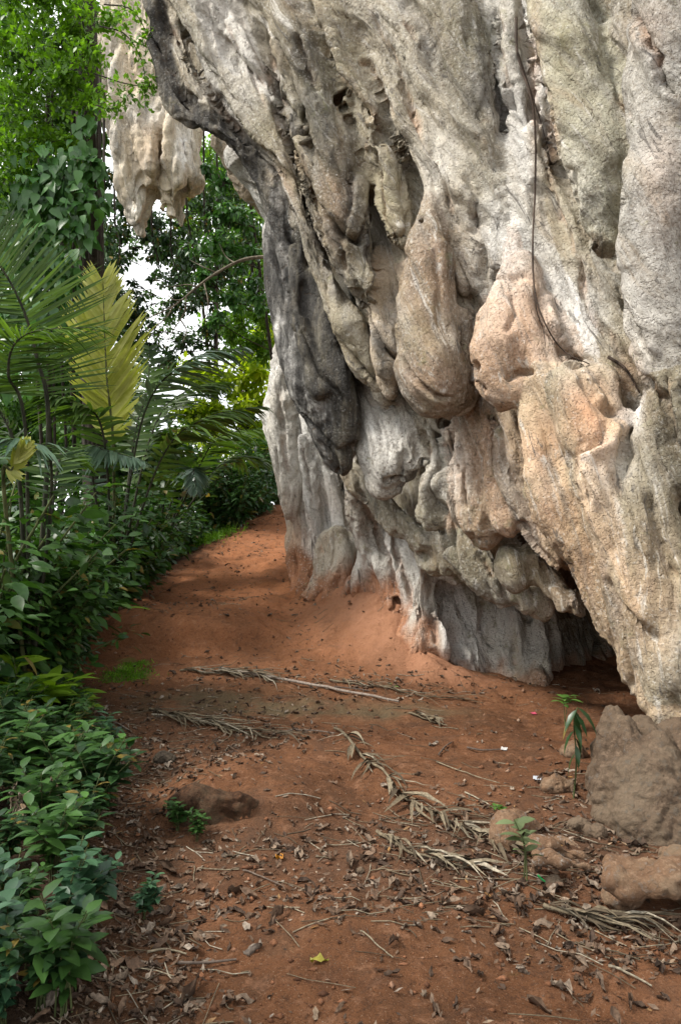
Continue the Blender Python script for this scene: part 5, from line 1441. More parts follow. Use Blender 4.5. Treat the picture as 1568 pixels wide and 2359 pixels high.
def stones():
    # tall muddy stalagmite boulder below the curtain
    b = Vector((1.80, 4.25, gh(1.80, 4.25) - .02))
    def L(x, y, d, r): p = P(x, y, d); return (p[0] - b.x, p[1] - b.y, p[2] - b.z, r * d / 1798.5)
    ch = [[L(1412, 1650, 4.25, 30), L(1410, 1720, 4.22, 46), L(1400, 1820, 4.2, 52), L(1440, 1900, 4.2, 60)],
          [L(1480, 1690, 4.3, 40), L(1490, 1760, 4.2, 80), L(1490, 1860, 4.15, 90), L(1500, 1950, 4.1, 84)],
          [L(1560, 1700, 4.3, 50), L(1570, 1800, 4.2, 90), L(1580, 1920, 4.15, 100)],
          [L(1440, 1670, 4.15, 24), L(1455, 1720, 4.1, 30)], [L(1520, 1720, 4.05, 40), L(1500, 1830, 4.0, 40), L(1470, 1940, 4.0, 40)],
          [L(1500, 1800, 4.0, 90), L(1495, 1880, 3.9, 86), L(1490, 1950, 3.85, 76)], [L(1580, 1860, 3.9, 80), L(1580, 1960, 3.8, 80)], [L(1390, 1780, 4.1, 34), L(1395, 1880, 4.0, 30)],
          [L(1450, 1790, 4.0, 26), L(1440, 1900, 4.0, 36)], [L(1560, 1880, 4.0, 60), L(1540, 1960, 3.95, 50)], [L(1640, 1760, 4.3, 90), L(1660, 1920, 4.3, 100)]]
    free_rock("boulder", b, ch, .03, .022, 3, "tall muddy brown stalagmite boulder with a rounded finger, under the cliff's lowest edge", "boulder", MAT_MUDROCK, (0, 0, .25), .35, a1=.035, a2=.018, a3=.014)
    b = Vector((1.62, 3.1, gh(1.62, 3.1) - .03))
    def L(x, y, d, r): p = P(x, y, d); return (p[0] - b.x, p[1] - b.y, p[2] - b.z, r * d / 1798.5)
    ch = [[L(1430, 2010, 3.2, 44), L(1425, 2060, 3.15, 48)], [L(1440, 2020, 3.2, 40), L(1500, 2020, 3.15, 40), L(1560, 2010, 3.15, 40)],
          [L(1515, 2025, 3.02, 40), L(1545, 2035, 2.95, 38)], [L(1415, 2020, 3.05, 30), L(1460, 2035, 3.02, 30)], [L(1560, 1985, 3.3, 40), L(1600, 1975, 3.3, 40)], [L(1450, 2080, 3.32, 46), L(1510, 2090, 3.3, 56), L(1580, 2100, 3.3, 66)], [L(1600, 2000, 3.2, 60), L(1640, 2080, 3.2, 70)],
          [L(1440, 2110, 3.28, 46), L(1520, 2125, 3.25, 56), L(1600, 2130, 3.25, 66)], [L(1430, 2150, 3.22, 40), L(1520, 2180, 3.18, 50), L(1600, 2190, 3.15, 60)]]
    free_rock("boulder", b, ch, .03, .016, 5, "tan pockmarked boulder with a jutting lip, nearest stone at the picture's right edge", "boulder", MAT_TANROCK, (0, 0, .5), .4, a1=.045, a2=.028, a3=.010,
              cuts=(dense(np.array([L(1400, 2115, 2.90, 34), L(1480, 2118, 2.84, 44), L(1580, 2120, 2.8, 50)])), dense(np.array([L(1470, 2000, 2.95, 10), L(1476, 2070, 2.95, 14)]))))
    b = Vector(gp(1290, 2010))
    def L(x, y, d, r): p = P(x, y, d); return (p[0] - b.x, p[1] - b.y, p[2] - b.z, r * d / 1798.5)
    ch = [[L(1225, 1955, 3.6, 14), L(1260, 1950, 3.6, 18), L(1310, 1965, 3.6, 16), L(1365, 1985, 3.6, 10)], [L(1235, 1985, 3.42, 14), L(1290, 1990, 3.4, 15), L(1350, 1996, 3.45, 10)], [L(1225, 1930, 3.75, 14), L(1290, 1940, 3.75, 16), L(1340, 1965, 3.7, 12)], [L(1245, 1975, 3.5, 16), L(1330, 1985, 3.5, 12)], [L(1225, 2000, 3.42, 14), L(1240, 2015, 3.42, 12)]]
    free_rock("stone_slab", b, ch, .015, .010, 7, "flat jagged pale slab propped over a dark gap, between the round stone and the boulders", "rock", MAT_TANROCK, (0, 0, 1.0), .1, a1=.05, a2=.03, a3=.010)
    b = Vector(gp(1190, 1950))
    def L(x, y, d, r): p = P(x, y, d); return (p[0] - b.x, p[1] - b.y, p[2] - b.z, r * d / 1798.5)
    free_rock("stone", b, [[L(1160, 1900, 3.75, 34), L(1165, 1930, 3.7, 38)], [L(1185, 1895, 3.8, 30), L(1230, 1920, 3.9, 28), L(1260, 1935, 4.0, 20)]], .03, .012, 9, "rounded reddish stone at the end of the dry palm frond", "rock", MAT_TANROCK, (0, 0, .5), .2, a1=.02, a2=.01, a3=.005)
    for x, y, r, lab, mat, sd in ((1275, 1822, 30, "brown angular stone among leaves left of the tall boulder", MAT_TANROCK, 11), (1335, 1915, 26, "low mud-covered stone in front of the tall boulder's foot", MAT_MUDROCK, 12), (1372, 1925, 26, "broken muddy stone leaning on the tall boulder's foot", MAT_MUDROCK, 13),
                                  (375, 1757, 22, "small dark stone in the leaf litter near the plants", MAT_DARKROCK, 14), (1545, 1985, 26, "small pale rubble piece between the two boulders", MAT_TANROCK, 15), (1320, 1740, 30, "small reddish stone behind the drooping sapling", MAT_TANROCK, 16),
                                  (1275, 2045, 22, "small brown stone under the propped slab", MAT_MUDROCK, 17), (830, 2010, 12, "small earth lump in the leaf litter of the middle path", MAT_MUDROCK, 18)):
        q = gp(x, y); s = r * q.y / 1798.5
        rg = np.random.RandomState(sd)
        ch = [[(0, 0, s * .35, s * .8), (s * .6 * rg.randn(), s * .4 * rg.randn(), s * .3, s * .6)], [(-s * .5, .2 * s, s * .2, s * .6), (s * .5, 0, s * .25, s * .5)]]
        free_rock("stone", q, ch, s * .3, max(s * .16, .008), sd, lab, "rock", mat, (0, 0, .2), .3, a1=s * .22, a2=s * .12, a3=s * .05, pad=s * .4)
    # eroded bank stump
    b = Vector(gp(500, 1915)); b.z -= .02
    def L(x, y, d, r): p = P(x, y, d); return (p[0] - b.x, p[1] - b.y, p[2] - b.z, r * d / 1798.5)
    d0 = b.y + .12
    free_rock("earth_clod", b, [[L(405, 1868, d0, 24), L(430, 1852, d0, 30), L(480, 1848, d0, 32), L(545, 1850, d0, 32), L(595, 1872, d0 + .1, 26)], [L(430, 1895, d0, 32), L(500, 1900, d0, 34), L(590, 1905, d0, 28)], [L(400, 1905, d0 + .05, 30), L(380, 1915, d0 + .1, 26)], [L(600, 1915, d0 + .05, 34), L(650, 1930, d0 + .1, 28)], [L(505, 1825, d0 + .05, 9), L(508, 1850, d0, 16)]],
              .03, .012, 19, "dark eroded earth stump rising from the near path beside small sprouts", "earth clod", rock_mat("dark_earth", (.045, .024, .014), (.085, .042, .022), (.145, .066, .032)), (0, 0, 0), .6, a1=.055, a2=.035, a3=.012)
stones()
def litter_material(name, stops, rough=.85):
    M = NM(name); pos = M.geo()
    c = M.ramp(M.attr("rnd"), stops)
    c = M.mix(M.ramp(M.noise(pos, 60, 4, .6), [(.42, .5), (.6, 0)]), c, tuple(v * .45 for v in stops[0][1]))
    return M.done(M.principled(c, rough, M.bump(M.noise(pos, 80, 3), .5, .004), .25).outputs[0])
DRY_LEAF = litter_material("dry_leaf", [(0, (.060, .038, .026)), (.3, (.115, .070, .044)), (.55, (.165, .105, .068)), (.75, (.21, .155, .11)), (.92, (.30, .25, .20)), (1, (.26, .13, .035))])
STRAW = litter_material("dry_straw", [(0, (.065, .048, .030)), (.5, (.15, .118, .074)), (.85, (.25, .21, .145)), (1, (.36, .32, .25))])
STICK = litter_material("weathered_stick", [(0, (.07, .05, .04)), (.5, (.15, .115, .09)), (1, (.28, .23, .19))])

def curled_leaf(rng, L, W, curl, mb, origin=(0, 0, 0), rot=0., tilt=(0, 0), rnd=.5, nrm=None):
    ts = np.array([0, .12, .32, .55, .78, 1]); ws = np.array([.04, .55, .95, .9, .5, .02])
    u = np.linspace(-1, 1, 5)
    T, U = np.meshgrid(ts, u, indexing='ij')
    Wd = ws[:, None] * W * .5
    x = (T - .5) * L
    ca = curl * U
    y = Wd * np.sin(ca) / max(curl, .01)
    z = Wd * (1 - np.cos(ca)) / max(curl, .01) + L * .22 * curl * (T - .5) ** 2 * rng.uniform(-.3, 1.4)
    z += .010 * rng.randn(*z.shape) * L / .1
    V = np.stack([x, y, z], -1).reshape(-1, 3)
    M = (Matrix.Rotation(rot, 3, 'Z') @ Euler((tilt[0], tilt[1], 0)).to_matrix())
    V = V @ np.array(M).T
    if nrm is not None:
        Q = np.array(Vector((0, 0, 1)).rotation_difference(nrm).to_matrix()); V = V @ Q.T
    V[:, 2] -= V[:, 2].min() * .85 if nrm is None else np.percentile(V[:, 2], 25)
    i = np.arange(30).reshape(6, 5)
    F = np.stack([i[:-1, :-1], i[1:, :-1], i[1:, 1:], i[:-1, 1:]], -1).reshape(-1, 4)
    mb.add(V + np.array(origin), F, rnd)

# ------------------------------------------------------------------ plants along the near edge of the path
def seedling(rng, nst, h, pairs, L, W, shape, spread=.16, lean=.5, whorl=False, droop=.2, stem_r=.004, bare=.3):
    fb, sb = MB(), MB()
    for i in range(nst):
        a = rng.rand() * 6.283; d = spread * (.3 + .7 * rng.rand()); hh = h * (.6 + .5 * rng.rand())
        tip = np.array([math.cos(a) * d + .02 * rng.randn(), math.sin(a) * d, hh])
        p = spline([(rng.randn() * .015, rng.randn() * .015, -.05), tip * (.25, .25, .55), tip], 12)
        sb.tube(p, np.linspace(stem_r, stem_r * .45, 12), 5)
        for k in range(pairs):
            u = bare + (1 - bare) * (k + .5) / pairs if not whorl else .97
            q = np.array([np.interp(u * 11, np.arange(12), p[:, c]) for c in range(3)])
            th = a + k * 1.9 + rng.rand() * .6
            m = 2 if not whorl else 1
            ang = np.array([th + j * math.pi for j in range(m)])
            el = .28 - .25 * u * 0 + rng.randn(m) * .18
            ax = np.stack([np.cos(ang) * np.cos(el), np.sin(ang) * np.cos(el), np.sin(el)], 1)
            nr = np.tile((0, 0, 1.0), (m, 1)) + rng.normal(size=(m, 3)) * .18
            l = L * (.55 + .55 * math.sin(min(1, (k + 1.2) / pairs) * 2.4)) * (.8 + .4 * rng.rand(m))
            pet = q + ax * .25 * l[:, None] * .3
            for z in range(m): sb.tube([q, pet[z]], stem_r * .4, 4, cap=False)
            V, F, A = leaves(pet, ax, nr, l, l * W, shape, droop * (.6 + .9 * rng.rand(m)), .22, rng.rand(m))
            fb.add(V, F, A)
    return fb, sb

def near_plants():
    rng = np.random.RandomState(61)
    G = "plants in the bed along the near edge of the path"
    LEAF_DEEP = leaf_material("leaf_deep_green", (.012, .036, .012), (.036, .085, .026), .25, .36, .45, old=(.18, .13, .03))
    kinds = {}
    def kind(nm, mat, *a, **k): kinds[nm] = (seedling(np.random.RandomState(len(kinds) + 70), *a, **k), mat)
    kind('ovate', LEAF_DEEP, 11, .40, 8, .085, .46, 'oval', spread=.19)
    kind('bright', leaf_material("leaf_soft_green", (.022, .064, .013), (.062, .140, .032), .3, .4, .4), 7, .36, 7, .10, .44, 'oval')
    kind('small', LEAF_DARK, 10, .30, 8, .055, .55, 'oval', spread=.20)
    kind('lance', LEAF_DEEP, 8, .42, 9, .11, .26, 'lance', droop=.35)
    kind('cool', leaf_material("leaf_dim_bluegreen", (.016, .050, .024), (.050, .115, .055), .25, .4, .4), 8, .28, 7, .07, .55, 'oval')
    kind('yellow', leaf_material("leaf_light_yellow_green", (.10, .20, .010), (.20, .33, .03), .4, .42, .4), 5, .36, 6, .19, .36, 'oval', spread=.22)
    made = {}
    def put(k, loc, rz, s, label):
        if k not in made:
            (pr, mat) = kinds[k]
            made[k] = make_plant("leafy_plant", label, "plant", loc, pr, mat, G, rz=rz, sc=s)
        else:
            o = copy_tree(made[k], loc, rz, s); o["label"] = label
    named = [('yellow', 50, 1700, 1.45, "yellow-green long-leaved plant catching the light at the picture's left edge"),
             ('yellow', 165, 1680, 1.0, "yellow-green plant with leaves held up beside the mossy patch"),
             ('bright', 215, 1900, 1.15, "light green plant with large oval leaves reaching over the path"),
             ('bright', 130, 1840, 1.0, "light green large-leaved plant behind the one reaching over the path"),
             ('lance', 255, 1790, .8, "narrow-leaved plant pointing at the small dark stone"),
             ('cool', 150, 2190, 1.2, "blue-green toothed-leaved plant low in the near corner"),
             ('cool', 330, 2120, .55, "small blue-green seedling standing alone on the red soil edge"),
             ('bright', 410, 1920, .42, "small sprout left of the dark earth stump"),
             ('bright', 455, 1945, .36, "small sprout with thin leaves in front of the dark earth stump"),
             ('small', 90, 1560, 1.2, "small-leaved plant behind the yellow-green ones"),
             ('ovate', 30, 1800, 1.2, "dark oval-leaved plant at the picture's left edge, level with the dark stone"),
             ('cool', 25, 2290, 1.1, "low blue-green plant in the nearest corner of the bed"),
             ('ovate', 95, 2335, .75, "dark oval-leaved plant cut by the picture's lower edge"),
             ('small', 15, 2200, .9, "small-leaved plant above the nearest corner of the bed"),
             ('cool', 175, 2290, .7, "small blue-green plant on the litter right of the nearest corner"),
             ('bright', 60, 2110, .5, "fresh green plant behind the blue-green toothed plant"),
             ('cool', 240, 2080, .7, "blue-green seedling between the plant bed and the lone seedling")]
    for k, x, y, s, lab in named:
        put(k, gp(x, y), rng.rand() * 6.28, s, lab)
    lab = {'ovate': "dark oval-leaved plant crowded into the bed along the near path edge", 'bright': "fresh green oval-leaved plant crowded into the bed along the near path edge",
           'small': "small-leaved bushy plant crowded into the bed along the near path edge", 'lance': "narrow-leaved plant crowded into the bed along the near path edge",
           'cool': "low blue-green plant crowded into the bed along the near path edge"}
    ks = ['ovate', 'ovate', 'small', 'small', 'lance', 'bright', 'cool']
    pts = []
    tries = 0
    while len(pts) < 96 and tries < 6000:
        tries += 1
        d = 2.35 + 4.6 * rng.rand() ** .8
        e = float(np.interp(d, EDGE_Y, EDGE_X))
        x = e - .24 - rng.rand() ** 1.2 * (1.5 + .1 * d)
        if x < -.437 * d - .25: continue
        if any((x - a) ** 2 + (d - b) ** 2 < (.15 + .012 * d) ** 2 for a, b in pts): continue
        pts.append((x, d))
        k = ks[rng.randint(len(ks))]
        put(k, (x, d, gh(x, d)), rng.rand() * 6.28, (.75 + .5 * rng.rand()) * (1.0 if d > 3.4 else .8), lab[k])
    # withered plants standing in the bed
    for (x, y, s, lb) in ((20, 1960, 1.0, "withered plant with curled grey-brown leaves at the picture's left edge"), (95, 1930, .8, "withered plant with hanging tan leaves among the oval-leaved plants"), (90, 1470, 1.0, "pale dead grass stalks at the corner of the thicket"), (130, 1500, .9, "grey broken stalks beside the yellow-green plants")):
        r4 = np.random.RandomState(int(x + y)); fb, sb = MB(), MB()
        for q in range(6):
            a = r4.rand() * 6.28; tip = np.array([math.cos(a) * .14, math.sin(a) * .14, .18 + .2 * r4.rand()])
            pth = spline([(0, 0, -.03), tip * (.3, .3, .7), tip], 8); sb.tube(pth, np.linspace(.006, .003, 8), 5, .6 + .4 * r4.rand())
            for z in range(3): curled_leaf(r4, .085, .03, 1.6, fb, pth[4 + z] - (0, 0, .05), r4.rand() * 6.28, (r4.randn() * .4, 1.2 + .3 * r4.randn()), .6 + .38 * r4.rand())
        make_plant("withered_plant", lb, "plant", gp(x, y), (fb, sb), DRY_LEAF, None, stem=STRAW, rz=0, sc=s)
    # three saplings on the right
    def single(pr, mat, x, y, s, label, rz=0): return make_plant("sapling", label, "sapling", gp(x, y), pr, mat, None, rz=rz, sc=s)
    r2 = np.random.RandomState(5)
    single(seedling(r2, 2, .36, 4, .085, .45, 'oval', spread=.10, bare=.75), LEAF_FRESH, 1300, 1690, .95, "thin green sprout before the dark hollow")
    fb, sb = MB(), MB()
    p = spline([(0, 0, -.05), (.02, 0, .2), (.0, -.02, .42), (.02, -.02, .50)], 14); sb.tube(p, np.linspace(.005, .003, 14), 6)
    n = 11; u = np.linspace(.4, 1, n); q = np.stack([np.interp(u * 13, np.arange(14), p[:, c]) for c in range(3)], 1)
    a = np.arange(n) * 2.2 + 2.6; ax = np.stack([np.cos(a) * .8, np.sin(a) * .5 - .2, -1.1 + .6 * u], 1)
    l = .14 * (.75 + .4 * r2.rand(n)); V, F, A = leaves(q, ax, np.stack([np.cos(a), np.sin(a) - .3, np.full(n, .8)], 1), l, l * .26, 'lance', .42, .25, r2.rand(n)); fb.add(V, F, A)
    single((fb, sb), LEAF_DEEP, 1318, 1838, 1.0, "sapling with long drooping dark leaves beside the tall boulder")
    single(seedling(r2, 2, .26, 4, .075, .52, 'oval', spread=.05, bare=.35), leaf_material("leaf_dusty_green", (.07, .10, .04), (.15, .19, .09), .25, .55, .3), 1215, 2035, 1.0, "dusty pale green seedling in front of the propped slab")
    single(seedling(r2, 3, .14, 4, .06, .5, 'oval', spread=.08), LEAF_SUN, 685, 1300, 1.3, "yellow-green sprout at the foot of the far wall")
    single(seedling(r2, 2, .05, 2, .04, .6, 'oval', spread=.03), LEAF_FRESH, 1150, 1875, 1.0, "tiny green sprout beside the round reddish stone")
    single(seedling(r2, 1, .05, 2, .05, .5, 'oval', spread=.03), LEAF_FRESH, 905, 1588, 1.0, "tiny green sprout at the end of the long pole")
    # grass on the far edge and the moss tufts
    gb = MB(); n = 2600
    c = gp(440, 1262); x = c.x - .05 + .55 * r2.normal(size=n) * .55; y = c.y + .3 + .6 * r2.normal(size=n) * .6
    ok = x < np.interp(y, EDGE_Y, EDGE_X) + .32; x = x[ok]; y = y[ok]; n = len(x)
    ax = r2.normal(size=(n, 3)) * .5 + np.array([0, 0, 1.0])
    l = .14 * (.5 + .8 * r2.rand(n)); V, F, A = leaves(np.stack([x, y, ground_h(x, y)], 1), ax, r2.normal(size=(n, 3)), l, .014, 'blade', .3, .1, r2.rand(n)); gb.add(V, F, A)
    for (cx, cy, sx, sy, k) in ((290, 1556, .14, .07, 900), (315, 1532, .08, .06, 450)):
        c2 = gp(cx, cy); xx = c2.x + sx * r2.normal(size=k) * .8; yy = c2.y + sy * r2.normal(size=k) * .9
        l = .035 * (.4 + .8 * r2.rand(k)); V, F, A = leaves(np.stack([xx, yy, ground_h(xx, yy)], 1), r2.normal(size=(k, 3)) * .7 + np.array([0, 0, .8]), r2.normal(size=(k, 3)), l, .010, 'blade', .3, .1, r2.rand(k)); gb.add(V, F, A)
    m = n // 2; i = r2.randint(0, n, m)
    l = .06 * (.6 + .8 * r2.rand(m)); V, F, A = leaves(np.stack([x[i], y[i], ground_h(x[i], y[i]) + .10 * r2.rand(m)], 1), r2.normal(size=(m, 3)) * (1, 1, .3), r2.normal(size=(m, 3)) * .3 + (0, 0, 1), l, l * .6, 'oval', .2, .2, r2.rand(m)); gb.add(V, F, A)
    tag(gb.build("grass", LEAF_BRIGHT), "bright green grass in low tufts along the thicket edge of the red path", "grass", kind="stuff")
near_plants()

# ------------------------------------------------------------------ hanging root on the rock face
def on_rock(x, y, off=.012):
    o = Vector((0, 0, CAM_H)); d = (Vector(P(x, y, 10)) - o).normalized(); best = None
    for ob in CLIFF.children:
        m = ob.matrix_world.inverted()
        hit, loc, nrm, _ = ob.ray_cast(m @ o, (m.to_3x3() @ d).normalized())
        if hit:
            w = ob.matrix_world @ loc
            if best is None or (w - o).length < (best - o).length: best = w
    return np.array(best - d * off) if best else np.array(P(x, y, 6))
def roots():
    bpy.context.view_layer.update()
    mat = bark_material("root_bark", (.030, .022, .018), (.085, .06, .045))
    def one(name, paths, label, r):
        mb = MB(); o0 = None
        for i, pts in enumerate(paths):
            q = spline([(x, y, 0) for x, y in pts], 26)
            w = np.array([on_rock(a, b) for a, b, _ in q])
            dd = w[:, 1].copy()
            for k in range(26): dd[k] = np.min(w[max(0, k - 2):k + 3, 1])       # bridges the small hollows
            w = np.array([P(a, b, e) for (a, b, _), e in zip(q, dd)])
            if o0 is None: o0 = w[0]
            mb.tube(w, np.linspace(r, r * .4, 26) * (1 if i == 0 else .55), 6)
        ob = mb.build(name, mat, None, o0); ob.location = o0
        tag(ob, label, "root")
    one("hanging_root", [[(1188, 40), (1192, 130), (1228, 250), (1232, 420), (1226, 560), (1232, 680), (1262, 760), (1300, 810), (1356, 838)], [(1192, 120), (1215, 190), (1250, 300), (1268, 380)], [(1228, 640), (1234, 710), (1250, 760), (1256, 800)]],
        "long thin dark root hanging down the middle of the pale rock face", .010)
    one("hanging_root", [[(1400, 822), (1440, 850), (1472, 905)]], "short dark root stub on the rock face right of the long one", .012)
roots()

# ------------------------------------------------------------------ litter on the path
def litter():
    rng = np.random.RandomState(81)
    # --- density of the carpet over the ground
    def dens(x, y):
        px = 784 + x / y * 1798.5; py = 1179 + (CAM_H - ground_h(x, y, False)) / y * 1798.5
        def g(cx, cy, rx, ry): return np.exp(-((px - cx) / rx) ** 2 - ((py - cy) / ry) ** 2)
        e = x - np.interp(y, EDGE_Y, EDGE_X)
        d = .03 + 1.0 * g(1060, 1930, 260, 90) + 1.5 * g(420, 1680, 230, 60) + 1.0 * g(380, 1760, 170, 60) + .8 * g(600, 1960, 170, 60) + .95 * g(1330, 2080, 170, 150) + .8 * g(1330, 1850, 90, 60) + .9 * g(1400, 1990, 140, 40) + .8 * g(1480, 2170, 140, 40)
        d += .9 * g(720, 1565, 330, 26) + .45 * g(950, 1600, 300, 30) + .55 * g(960, 2060, 300, 70) + .5 * g(700, 1350, 40, 140) + .45 * g(600, 1260, 120, 80) + .4 * g(480, 1400, 160, 60) + .5 * g(380, 1440, 120, 14) + .35 * g(560, 1500, 200, 20) + .35 * g(1500, 2200, 120, 60) + .22 * g(700, 2090, 400, 60)
        d += .6 * np.exp(-((e + .12) / .22) ** 2) * (y < 7.3) + .5 * np.exp(-((e - .02) / .25) ** 2)
        return np.clip(d, 0, 1) * (px > -60) * (px < 1640)
    def sample(n, ymin=2.2, ymax=15, p=1.6):
        out = []
        while len(out) < n:
            y = ymin + (ymax - ymin) * rng.rand(4000) ** p; x = (rng.rand(4000) * 2 - 1) * .46 * y
            k = rng.rand(4000) < dens(x, y) * .85 + .004
            out += list(zip(x[k], y[k]))
        return np.array(out[:n])
    mb = MB()
    q = sample(3600); z = ground_h(q[:, 0], q[:, 1])
    for (x, y), h in zip(q, z):
        L = rng.uniform(.02, .06) * (1 if rng.rand() < .88 else 1.6)
        curled_leaf(rng, L, L * rng.uniform(.3, .6), rng.uniform(.25, 1.5), mb, (x, y, h - .002), rng.rand() * 6.28, (rng.randn() * .3, rng.randn() * .3), rng.rand() ** 1.2 * .95, gslope(x, y) if False else None)
    q = sample(5500); z = ground_h(q[:, 0], q[:, 1])                       # crumbs
    n = len(q); ax = rng.normal(size=(n, 3)) * (1, 1, .25)
    l = .030 * (.4 + rng.rand(n)); V, F, A = leaves(np.column_stack([q, z + .004]), ax, rng.normal(size=(n, 3)) * .4 + (0, 0, 1), l, l * .4, 'diamond', -.2, .3, rng.rand(n)); mb.add(V, F, A)
    tag(mb.build("leaf_litter", DRY_LEAF), "brown leaf litter scattered over the red soil in drifts", "leaf litter", kind="stuff")
    sb = MB()
    q = sample(750)
    for (x, y) in q:
        L = rng.uniform(.05, .26); a = rng.normal(.25, .55) * (1 if rng.rand() < .75 else 3)
        dx, dy = math.cos(a) * L / 2, -math.sin(a) * L / 2
        m = 4; t = np.linspace(-1, 1, m); xx = x + dx * t + rng.randn(m) * .003; yy = y + dy * t
        zz = ground_h(xx, yy) + .004 + .006 * rng.rand()
        sb.tube(np.stack([xx, yy, zz], 1), rng.uniform(.0012, .0030), 4, rng.rand(), cap=False)
    tag(sb.build("twig_litter", STRAW), "fine straw and twig bits strewn over the soil", "twigs", kind="stuff")
    # --- crumbs and clods of the soil itself
    cb = MB(); n = 4200; r3 = np.random.RandomState(90)
    yy = 2.2 + 12 * r3.rand(n) ** 1.6; xx = (r3.rand(n) * 2 - 1) * .45 * yy
    k = (xx > np.interp(yy, EDGE_Y, EDGE_X) - .1); xx = xx[k]; yy = yy[k]; zz = ground_h(xx, yy); n = len(xx)
    oc = np.array([(1, 0, 0), (0, 1, 0), (-1, 0, 0), (0, -1, 0), (0, 0, 1), (0, 0, -1)], float); of = np.array([(0, 1, 4), (1, 2, 4), (2, 3, 4), (3, 0, 4), (1, 0, 5), (2, 1, 5), (3, 2, 5), (0, 3, 5)])
    s0 = ((.0025 + .012 * r3.rand(n) ** 5) * (1 + .07 * yy))[:, None, None]
    Vc = oc[None] * (1 + .45 * r3.randn(n, 6, 1)) * s0 * np.array([1, 1, .7]) + np.stack([xx, yy, zz + .3 * s0[:, 0, 0]], 1)[:, None, :]
    cb.add(Vc.reshape(-1, 3), (np.arange(n)[:, None, None] * 6 + of[None]).reshape(-1, 3), np.repeat(r3.rand(n), 6))
    tag(cb.build("soil_crumbs", litter_material("soil_clod", [(0, (.085, .036, .018)), (.6, (.19, .08, .036)), (.9, (.27, .12, .06)), (1, (.34, .25, .18))])), "crumbs and small clods of red soil strewn over the path", "soil", kind="stuff")
    # --- single larger leaves
    G = "large dry leaves lying on the path"
    rg = random.Random(4)
    prot = []
    for k in range(6):
        m = MB(); L = rng.uniform(.07, .115)
        curled_leaf(rng, L, L * rng.uniform(.36, .55), rng.uniform(.7, 2.0), m, rnd=[.35, .5, .62, .78, .2, .7][k])
        m.tube(spline([(-L * .5, 0, .004), (-L * .62, .006, .008), (-L * .75, 0, .003)], 4), .0018, 4, .2)
        prot.append(m.build("dry_leaf", DRY_LEAF))
    spots = [(905, 2185), (1075, 2230), (1165, 2212), (485, 1945), (440, 2300), (690, 1980), (640, 2120), (770, 2110), (1000, 2330), (1290, 2290), (1090, 2110), (560, 2320), (850, 1985), (980, 1955), (1130, 2040), (1010, 2000), (1190, 2100), (1330, 2230), (1450, 2330),
             (470, 2170), (620, 1900), (740, 1880), (540, 2060), (1250, 2140), (1060, 1860), (960, 1790), (700, 1740), (640, 1960), (1110, 1990), (1040, 2090), (830, 1920), (1400, 2180), (450, 2220), (360, 2110), (390, 2010), (900, 2040), (1240, 2330), (1140, 2160), (720, 1950), (580, 1990)]
    known = {0: "curled dark brown leaf lying alone in the middle of the near path", 1: "crumpled grey-brown leaf right of the middle of the near path", 2: "dark leaf standing on edge near the crumpled one", 3: "broad olive-brown leaf in front of the earth stump", 4: "large reddish curled leaf at the near left of the path", 9: "pale rolled leaf on the near path below the boulders"}
    for i, (x, y) in enumerate(spots):
        p = gp(x, y); o = prot[i % 6] if i < 6 else prot[i % 6].copy()
        if i >= 6: COL.objects.link(o)
        s = rg.uniform(.65, 1.15); o.location = p; o.scale = (s, s, s)
        o.rotation_euler = (rg.gauss(0, .2), rg.gauss(0, .2), rg.uniform(0, 6.28))
        tag(o, known.get(i, "large curled dry brown leaf lying among the litter of the path"), "leaf", G)
    m = MB(); curled_leaf(rng, .11, .05, .5, m, rnd=.5)
    p = gp(735, 2228); o = m.build("fallen_leaf", leaf_material("leaf_fallen_yellow", (.22, .20, .03), (.34, .30, .05), .2, .5)); o.location = p; o.rotation_euler = (0, .1, .2); o.scale = (.6, .6, .6)
    tag(o, "yellow-green fallen leaf on the near path", "leaf")
    m = MB(); curled_leaf(rng, .07, .035, .8, m, rnd=.5)
    p = gp(643, 1985); o = m.build("fallen_leaf", leaf_material("leaf_fallen_orange", (.35, .14, .02), (.5, .22, .03), .2, .5)); o.location = p; o.rotation_euler = (0, .1, 2.2)
    tag(o, "small orange fallen leaf in the litter before the earth stump", "leaf")
    # --- sticks and pole
    def stick(pts, r, label, name="stick", cat="stick", mat=STICK, rnd=.6, lift=.006, knots=0):
        w = [gp(x, y) for x, y in pts]
        s = spline([(a.x, a.y, a.z) for a in w], 16)
        s[:, 2] = np.maximum(np.interp(np.arange(16), [0, 15], [s[0, 2], s[-1, 2]]) * .6 + .4 * s[:, 2], ground_h(s[:, 0], s[:, 1])) + lift + r
        rr = np.linspace(r, r * .65, 16) * (1 + .08 * np.sin(np.arange(16) * 2.1))
        mb = MB().tube(s - s[0], rr, 7, rnd)
        o = mb.build(name, mat); o.location = s[0]
        return tag(o, label, cat)
    stick([(505, 1548), (640, 1572), (780, 1598), (918, 1622)], .016, "long pale straight pole lying across the path before the cliff foot", "pole", "pole", STICK, .95)
    stick([(350, 1652), (420, 1660), (505, 1672), (570, 1695)], .008, "pale dry stalk lying over the litter on the path's left half", mat=STRAW, rnd=.95)
    stick([(650, 1690), (720, 1686), (770, 1692)], .006, "dark thin stick across the middle of the path")
    stick([(1075, 1728), (1110, 1735), (1150, 1732)], .007, "dark brown stick near the white wrapper", rnd=.2)
    stick([(1010, 1745), (1025, 1725), (1040, 1715)], .006, "short dark stick standing up near the drooping frond", rnd=.3)
    stick([(1005, 1762), (1080, 1790), (1150, 1810)], .004, "thin straw stalk running towards the small angular stone", mat=STRAW, rnd=.7)
    stick([(1070, 1830), (1100, 1845), (1140, 1868)], .005, "pale straw stalk pointing at the round reddish stone", mat=STRAW, rnd=.9)
